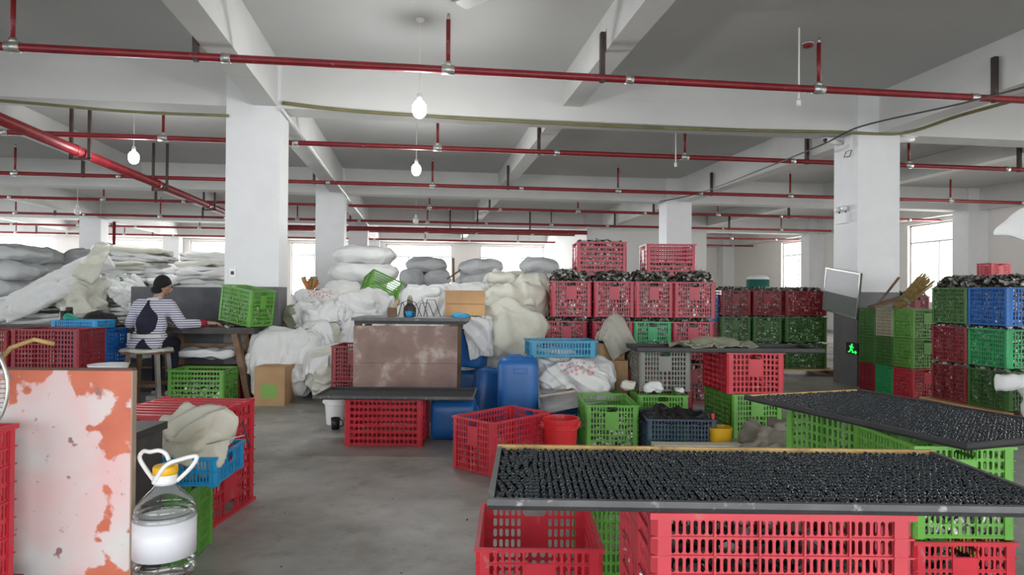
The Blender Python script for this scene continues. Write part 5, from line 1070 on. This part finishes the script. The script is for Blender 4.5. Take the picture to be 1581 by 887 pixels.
# jerrycans
def jerrycan(label, loc, rz, wd, dp, h, euler=None):
    t = thing('jerrycan', label, 'jerrycan', loc, rz, 'blue plastic jerrycans')
    if euler: t.rotation_euler = euler
    k = dp / wd; m = MB(); m.lathe([(wd * 0.44, 0), (wd * 0.49, 0.012), (wd * 0.5, 0.03), (wd * 0.5, h * 0.90), (wd * 0.48, h * 0.95), (wd * 0.42, h * 0.985), (wd * 0.34, h)], 32, sq=5.0); m.v = [(x, y * k, z) for x, y, z in m.v]; b_ = m.build('body', BLUEP, t, True, sharp=60)
    MB().tube([(-wd * 0.30, 0, h * 0.985), (-wd * 0.24, 0, h + 0.008), (wd * 0.05, 0, h + 0.008), (wd * 0.10, 0, h * 0.985)], 0.014, 8).build('handle', BLUEP, t, True)
    MB().lathe([(0.032, h * 0.985), (0.032, h + 0.012), (0.0, h + 0.015)], 16, (wd * 0.28, 0, 0)).build('cap', BLUEP, t, True)
    g_ = MB(); y = -dp / 2 - 0.001
    for q_ in ((-0.06, 0.06, h * 0.86, h * 0.872), (-0.06, 0.06, h * 0.80, h * 0.812), (-0.06, -0.05, h * 0.81, h * 0.86), (0.05, 0.06, h * 0.81, h * 0.86)): g_.box(q_[0] + 0.02, q_[1] + 0.02, y - 0.006, y + 0.004, q_[2], q_[3])
    g_.build('hand_grip', BLUEP, t); return t
jd_ = 5.75; jh = zp(801, 553, jd_)
jerrycan('tall blue jerrycan standing behind the open red crate', W(cxp(801, jd_), jd_ + 0.15, 0), -YAW, 64 / F * jd_, 0.30, jh)
jerrycan('blue jerrycan leaning beside the tall one', W(cxp(752, 6.35), 6.4, 0.02), -YAW, 0.33, 0.26, 0.46, (R(-6), R(10), -YAW + R(15)))
jerrycan('blue jerrycan under the hanging white sack', W(cxp(727, 6.75), 6.85, 0.46), -YAW, 0.30, 0.24, 0.40, (0, R(6), -YAW + R(-8)))
jerrycan('blue jerrycan on the floor below the one under the hanging sack', W(cxp(724, 6.75), 6.88, 0.0), -YAW, 0.32, 0.26, 0.42)
jerrycan('blue jerrycan lying on its side before the brown board', W(cxp(670, 5.66), 5.66, 0.165), 0, 0.33, 0.33, 0.36, (R(0), R(90), -YAW))
sack('grey_rag', 'grey rag on the lying blue jerrycan', SACKK, W(cxp(702, 5.66), 5.66, 0.345), (0.30, 0.24, 0.045), 0, cat='cloth', amp=0.3, rid=0.02, f2=8, res=16)
o = cw('open red crate turned cornerwise beside the red bucket', CRED, 0, 0, 0, 0, (0.60, 0.39, 0.355))
ang = math.degrees(math.atan2(0.48, 0.374)) - 4; u = Vector((math.cos(R(ang)), math.sin(R(ang)))); nn = Vector((-u.y, u.x)); cc = Vector((cxp(763, 4.42), 4.42)) + u * 0.30 + nn * 0.195; o.location = W(cc.x, cc.y, 0); o.rotation_euler.z = -YAW + R(ang)
# cloth on the blue basket, T-handled hook
bd_ = 2.95
collide_box(cxp(279, 2.86), 3.04, 0.38, 0.497, 0.31, 0.36, 3); COLLIDE.append((tuple(W(cxp(285, bd_), bd_ + 0.08, 0.51)), (0.11, 0.10, 0.09), 0, 2.0))
sack('cream_cloth', 'crumpled stained cream cloth in the sky blue basket', SACKT, W(cxp(283, 2.9), 2.99, 0.545), (0.34, 0.27, 0.17), R(6), R(4), cat='cloth', amp=0.32, f1=2.4, rid=0.12, f2=6.0, res=26, p=2.1)
t = thing('hook_rod', 'thin metal rod with cross handle stuck in the cream cloth', 'rod', at(338, 681, 2.88), -YAW)
p2 = at(380, 671, 2.88) - at(338, 681, 2.88); e1 = at(376, 650, 2.88) - at(338, 681, 2.88); e2 = at(389, 690, 2.88) - at(338, 681, 2.88)
t.rotation_euler.z = 0
MB().tube([(-p2.x * 1.2, -p2.y * 1.2, -p2.z * 1.2), p2], 0.003, 6).build('shaft', GALV, t, True); MB().tube([e1, e2], 0.0042, 6).build('cross_handle', DARKIRON, t, True)

# ================================================================ MIDDLE RIGHT CLUTTER
crateF('lime crate with hand hole on the floor beside the red bucket', CGRN, 905, 988, 5.10, 0.62, 0, 0.365, 'end', 0, fill='half')
crateF('lime crate on the floor behind the navy crate', CGRN, 986, 1064, 5.62, 0.42, 0, 0.365, 'end', 0)
nv = crateF('navy grey crate of black netting on the floor', CNAVY, 1000, 1108, 4.95, 0.46, 0, 0.29, 'side', -2)
collide_box(cxp(1054, 4.95), 5.19, 0, 0.25, 0.44, 0.36); drape('black_netting', 'black netting heaped in the navy grey crate', SACKB, cxp(1054, 4.95), 5.19, 0.42, (0.62, 0.52), 0, 1.5, seed=31, cat='netting', wr=0.3, fold=0.05, fs_=0.5, zmin=0.26)
g6 = crateF('lime crate on the floor under the red crate of the dark tray', CGRN, 1130, 1212, 5.72, 0.60, 0, 0.366, 'end', 7)
r6 = crateF('red crate between the lime crate and the dark tray', CRED, 1122, 1214, 5.72, 0.60, 0.368, 0.345, 'end', 4, 'wide')
T4 = tray('long dark tray with an olive sack on the red crate', cxp(985, 5.68), 5.68, R(1), 1.58, 0.52, 0.752, 0.036, TRAYD, TRAYD, TRAYD)
crateF('grey crate carrying the end of the long dark tray', CGREY, 988, 1068, 5.88, 0.42, 0.36, 0.352, 'end', 0); crateF('dull red crate under the grey crate', CRED2, 985, 1072, 6.06, 0.42, 0, 0.355, 'end', 0)
COLLIDE.append((tuple(W(cxp(1110, 5.9), 5.96, 0.745)), (0.20, 0.12, 0.05), 0, 2.0)); drape('olive_sack', 'olive sack lying on the long dark tray', SACKO, cxp(1102, 5.9), 5.95, 0.95, (0.66, 0.5), 12, 1.3, seed=25, wr=0.2, fold=0.045, fs_=0.7, zmin=0.745)
bulk('bulging white sack under the printed sack', SACKW, 836, 940, 603, 6.2, 0.5, 1, 'sack under the printed one')
sackP('white sack with faded red print under the teal basket', SACKP, 826, 948, 546, 606, 6.05, 0.55, ry=4, rid=0.06, amp=0.16, f2=5, res=26)
crateF('teal blue basket on the printed white sack', mat('teal_crate_plastic', (0.02, 0.25, 0.42), 0.4, var=0.15), 818, 924, 6.0, 0.38, zp(870, 553, 6.0) + 0.01, 0.145, 'side', 6, 'basket', name='plastic_basket')
carton('cardboard_carton', 'brown carton with green mark under the clear plastic bag', 928, 974, 556, 6.35, 0.34, 0, True, -8); carton('cardboard_carton', 'torn brown carton on top of the marked one', 922, 962, 530, 6.4, 0.28, zp(950, 556, 6.35) + 0.001, False, 10)
collide_box(cxp(950, 6.4), 6.5, 0, zp(942, 529, 6.4), 0.28, 0.30); COLLIDE.append((tuple(at(950, 525, 6.55)), (0.14, 0.12, 0.20), 0, 2.0))
drape('plastic_bag', 'crumpled cloudy plastic bag draped on the cartons', mat_sack('cloudy_plastic', (0.36, 0.35, 0.30), (0.2, 0.2, 0.17), 0.5), cxp(955, 6.5), 6.55, 1.02, (0.62, 0.62), 30, 1.25, seed=29, cat='bag', fold=0.06, fs_=0.6)
q4 = [at(842, 638, 5.38), at(965, 613, 5.78), at(925, 598, 6.12), at(833, 612, 5.95)]; mb = MB(); mb.add([p - q4[0] for p in q4] + [p - q4[0] + Vector((0, 0, -0.006)) for p in q4], [(0, 1, 2, 3), (7, 6, 5, 4), (0, 4, 5, 1), (1, 5, 6, 2), (2, 6, 7, 3), (3, 7, 4, 0)])
t = thing('sheet_metal', 'dull grey sheet of metal with a pale edge, sloping beside the blue jerrycan', 'metal sheet', q4[0]); mb.build('sheet', SHEET, t); MB().bar(q4[3] - q4[0], q4[2] - q4[0], 0.02, 0.025).build('edge_strip', mat('pale_pink_strip', (0.66, 0.52, 0.46), 0.6), t)
cw('blue crate under the grey metal sheet', CBLU, cxp(885, 5.95), 6.0, 0, 10, (0.42, 0.30, 0.245))
for k, (px, py, d, s) in enumerate(((1010, 598, 5.84, 0.14), (1048, 601, 5.84, 0.08), (970, 594, 5.9, 0.12))): sack('scrap_paper', ['white crumpled paper on the crates before the grey crate', 'small white paper scrap before the grey crate', 'cream paper scrap beside the marked carton'][k], SACKW if k < 2 else SACKC, at(px, py, d), (s, 0.10, s * 0.55), 0, cat='paper', amp=0.4, rid=0.04, f2=12, res=10)
crateF('dull red crate behind the lime crates, papers on it', CRED2, 1010, 1078, 5.40 + 0.02, 0.16, 0.366, 0.04, 'side', 0) if False else None
# yellow tub, striped flattened carton, grey-brown sacking on the floor behind the front tray
t = thing('yellow_tub', 'small yellow plastic tub with red handled brush behind the front tray', 'tub', W(cxp(1128, 4.75), 4.99, 0), -YAW); MB().lathe([(0, 0), (0.07, 0), (0.085, 0.235), (0.08, 0.235), (0.066, 0.006), (0, 0.006)], 20, sq=4).build('body', YEL, t, True, sharp=50); MB().bar((-0.03, 0.0, 0.02), (-0.05, 0, 0.33), 0.022, 0.018).build('brush_handle', REDP, t)
t = carton('flattened_carton', 'cream carton with brown stripes lying behind the front tray', 1012, 1160, 687, 4.75, 0.12, 0, False, 0, SACKC)
for k in range(3): x = -0.18 + 0.17 * k; MB().box(x, x + 0.05, -0.061, -0.060, 0.0, 0.14).build('stripe', mat('brown_stripe', (0.2, 0.11, 0.08), 0.7), t)
sack('grey_sack', 'grey-brown sack slumped on the floor before the askew tray', SACKK, W(cxp(1205, 4.7), 4.78, 0.14), (0.52, 0.42, 0.34), R(8), R(-6), amp=0.25, f1=2.4, rid=0.13, f2=4.0, res=26, p=2.1)

# ================================================================ RED CRATE STACK
cols = ((845, 906, 0), (917, 978, 4), (981, 1037, 0), (1041, 1102, -3))
names = ('leftmost', 'second', 'third', 'fourth')
desc = ('the column next to the cream sacks', 'the second column from the sacks', 'the third column from the sacks', 'the column next to the pallet stack')
for k, (a, b, r) in enumerate(cols):
    crateF('red crate on the floor in ' + desc[k], CRED2, a, b, 7.45 + 0.02 * k, 0.60, 0, 0.44, 'end', 0, fill='flat')
    crateF(('emerald' if k == 2 else 'red') + ' crate of shells, second tier of ' + desc[k], CTEAL if k == 2 else CRED3, a - 2, b + 1, 7.43, 0.60, 0.485, 0.415, 'end', r * 0.5, fill='full')
    crateF('red crate heaped with shells, third tier of ' + desc[k], CRED3, a + (6 if k == 0 else 0), b + (8 if k == 0 else 3), 7.40, 0.60, 0.945, 0.39, 'end', r, fill='top')
crateF('red crate full of shells, topmost above the first two columns', CRED3, 890, 968, 7.5, 0.44, 1.40, 0.375, 'side', 2, 'wide', fill='flat'); crateF('red crate part full of shells, topmost above the third and fourth columns', CRED3, 998, 1075, 7.5, 0.44, 1.40, 0.355, 'side', 0, 'wide', fill='low')

# ================================================================ GREEN STACK BEHIND, ON A PALLET
def pallet(label, c, d, rz, L, D):
    t = thing('timber_pallet', label, 'pallet', W(c, d, 0), -YAW + R(rz))
    for k in range(5): MB().box(-L / 2, L / 2, -D / 2 + k * (D - 0.1) / 4, -D / 2 + k * (D - 0.1) / 4 + 0.1, 0.085, 0.105).build('deck_board', PINE if k == 0 else WOOD, t)
    for x in (-L / 2 + 0.05, 0, L / 2 - 0.05): MB().box(x - 0.04, x + 0.04, -D / 2, D / 2, 0, 0.085).build('runner', WOOD, t)
pallet('timber pallet under the red and green stack behind the grey column base', cxp(1200, 10.1), 10.5, 0, 1.75, 0.85)
for k, (a, b) in enumerate(((1114, 1160), (1163, 1208), (1213, 1278))):
    wh = ('next to the red stack', 'in the middle', 'next to the grey column base')[k]
    for tier in range(3):
        m = (CGRN2, CGRN2, CRED2)[tier]
        crateF(('dull green', 'green', 'dull red')[tier] + ' crate %s, %s of the pallet stack' % (wh, ('bottom tier', 'middle tier', 'top tier')[tier]), m, a, b, 10.15, 0.5, 0.108 + 0.395 * tier, 0.365, 'side' if k == 2 else 'end', 0, fill='full' if tier == 2 else 'flat')
crateF('blue crate squeezed between the red stack and the pallet stack', CBLU, 1095, 1110, 10.3, 0.5, 0.80, 0.40, 'end', 0); crateF('dull red crate below the squeezed blue one', CRED2, 1095, 1110, 10.3, 0.5, 0.40, 0.39, 'end', 0); crateF('dull red crate on the floor below the squeezed blue one', CRED2, 1095, 1110, 10.3, 0.5, 0, 0.39, 'end', 0)
# tank
t = thing('storage_tank', 'green tank with white domed top behind the pallet stack', 'tank', W(cxp(1170, 13.2), 13.2, 0)); MB().lathe([(0.2, 0), (0.215, 0.02), (0.215, 1.50)], 24).build('body', TANKG, t, True); MB().lathe([(0.215, 1.50), (0.19, 1.55), (0.12, 1.59), (0, 1.60)], 24).build('dome', WHITEP, t, True)

# ================================================================ RIGHT STACKS
def facing_stack(P0, P1, spec, width, z0, H, pitch, place, fills):
    v = (P1 - P0); n = len(spec); L = v.length / n; u = v.normalized(); nr = Vector((-u.y, u.x)); ang = math.degrees(math.atan2(u.y, u.x))
    for k, colr in enumerate(spec):
        for tier, (cn, m) in enumerate(colr):
            p = P0 + u * (L * (k + 0.5)) + nr * (width / 2)
            cw('%s crate, %s tier, %s' % (cn, ('bottom', 'middle', 'top')[tier], place[k]), m, p.x, p.y, z0 + pitch * tier, ang, (L * 0.985, width, H), fill=fills(k, tier))
gA, gB = (lambda px, y, z=0: Vector((cxp(px, gd(px, y, z)), gd(px, y, z)))), None
facing_stack(gA(1326, 599), gA(1408, 615), ((('dull red', CRED2), ('dull green', CGRN2), ('green', CGRN2)), (('emerald', CTEAL), ('dull green', CGRN2), ('olive white', COLV)), (('red', CRED), ('lime', CGRN), ('lime green', CGRN))), 0.46, 0, 0.345, 0.352,
             ('touching the grey column base', 'between its neighbours beside the column', 'at the open end of the stack beside the column'), lambda k, t: 'half' if k == 2 else None)
P0, P1 = gA(1437, 612, 0.107), gA(1556, 635, 0.107)
facing_stack(P0, P1, ((('dull red', CRED2), ('dull red', CRED2), ('green', CGRN2)), (('green', CGRN2), ('emerald green', CTEAL), ('blue', CBLU))), 0.62, 0.108, 0.375, 0.405,
             ('of the heaped stack, side nearest the straw bundle', 'of the heaped stack by the timber pallet edge'), lambda k, t: 'top' if t == 2 else 'full')
v = (P1 - P0).normalized(); pc = (P0 + P1) / 2 + Vector((-v.y, v.x)) * 0.31; pallet('timber pallet under the heaped stack with the blue crate', pc.x, pc.y, math.degrees(math.atan2(v.y, v.x)), 1.05, 0.80)
crateF('dull red crate behind the straw bundle', CRED2, 1398, 1436, 9.25, 0.4, 0.80, 0.40, 'end', 0, fill='full')
for k, z in enumerate((0.0, 0.40)): crateF('dull red crate %s behind the stacks by the column' % ('on the floor', 'in the middle')[k], CRED2, 1398, 1436, 9.25, 0.4, z, 0.39, 'end', 0)
# straw bundle and timber on the column stack
zA = 0.704 + 0.345
t = thing('straw_bundle', 'straw bundle tied like a broom on the crate stack', 'broom', at(1390, 470, 8.25)); ax = at(1432, 430, 8.35) - at(1390, 470, 8.25); rnd = random.Random(4); mb = MB()
sd = ax.cross(Vector((0, 1, 0.2))).normalized(); s2 = ax.cross(sd).normalized()
for k in range(70):
    a = rnd.uniform(0, 6.28); r0_ = rnd.uniform(0, 0.05); r1_ = r0_ * 1.7 + 0.01; mb.tube([sd * r0_ * math.cos(a) + s2 * r0_ * math.sin(a) - ax * 0.15, ax * rnd.uniform(0.85, 1.05) + sd * r1_ * math.cos(a) + s2 * r1_ * math.sin(a)], 0.007, 4)
so = mb.build('straws', STRAW, t); so['kind'] = 'stuff'; MB().tube([ax * 0.1, ax * 0.16], 0.066, 12).build('binding', SACKO, t, True)
t = thing('timber_offcut', 'dark timber offcut leaning on the crate stack by the column', 'timber', at(1370, 470, 8.4)); b0 = at(1370, 470, 8.4); MB().bar(at(1352, 474, 8.5) - b0, at(1388, 428, 8.5) - b0, 0.03, 0.02).build('batten', WOOD, t); MB().bar(at(1345, 474, 8.3) - b0, at(1395, 458, 8.3) - b0, 0.16, 0.03).build('board', WOOD, t)
# crooked notice board on the side of the right column
t = thing('notice_board', 'crooked framed notice board hanging on the right column', 'board', (COLX[3] - CW / 2 - 0.022, 8.61, 1.245)); t.rotation_euler = (R(8), 0, 0)
hw, hh = 0.385, 0.305
MB().box(-0.008, 0.018, -hw, hw, -hh, hh).build('backing', GREYBOARD, t); MB().box(-0.011, -0.008, -hw + 0.02, hw - 0.02, -0.03, hh - 0.02).build('paper_sheet', PAPER, t); MB().box(-0.011, -0.008, -hw + 0.02, hw - 0.02, -hh + 0.02, -0.032).build('glass_panel', mat('green_grey_glass', (0.20, 0.235, 0.225), 0.15), t)
for q_ in ((-hw, hw, hh - 0.02, hh), (-hw, hw, -hh, -hh + 0.02), (-hw, -hw + 0.018, -hh + 0.02, hh - 0.02), (hw - 0.018, hw, -hh + 0.02, hh - 0.02)): MB().box(-0.016, 0.018, *q_).build('frame_bar', GALV, t)
# hanging white sheet and white sack at the right edge
P = at(1560, 350, 5.0)
o = sweep('white_sheet', 'white woven sheet hanging from a rope by the right edge of the hall', SACKW, [at(1532, 361, 5.0), at(1556, 352, 5.0), at(1600, 345, 5.05), at(1660, 352, 5.1)], [0.02, 0.12, 0.30, 0.42], 0.03, Vector((0.1, 0.1, 1)), 31, 0.02, 5, cat='sheet', ridge=0.015)
rp = MB().tube([at(1640, 335, 5.05) - o.location, Vector((at(1640, 335, 5.05).x, at(1640, 335, 5.05).y, ZS)) - o.location], 0.006, 6).build('rope', STRAW, o)
sackP('white sack on the floor before the heaped stack', SACKW, 1590, 1720, 575, 690, 5.6, 0.5, rid=0.05, amp=0.12, f2=4, res=16)
sweep('woven_sack', 'white sack end sticking out before the lowest green crate', SACKW, [at(1535, 588, 5.75), at(1556, 589, 5.7), at(1590, 588, 5.7), at(1650, 585, 5.75)], [0.06, 0.13, 0.16, 0.16], 0.12, FWD, 33, 0.015, 7, ridge=0.02)
# far red crates by the side wall
for k in range(4): crateF('red crate in the narrow stack against the right wall', CRED, 1530, 1562, 14.3, 0.45, 0.48 * k, 0.475, 'end', 0, group='red crates against the right wall')
flakes('floor_shells', 'small pale shell bits scattered on the floor by the aisle', cxp(600, 3.0), 3.2, 0.0, 0.35, 0.5, 9, 9, 0.25)
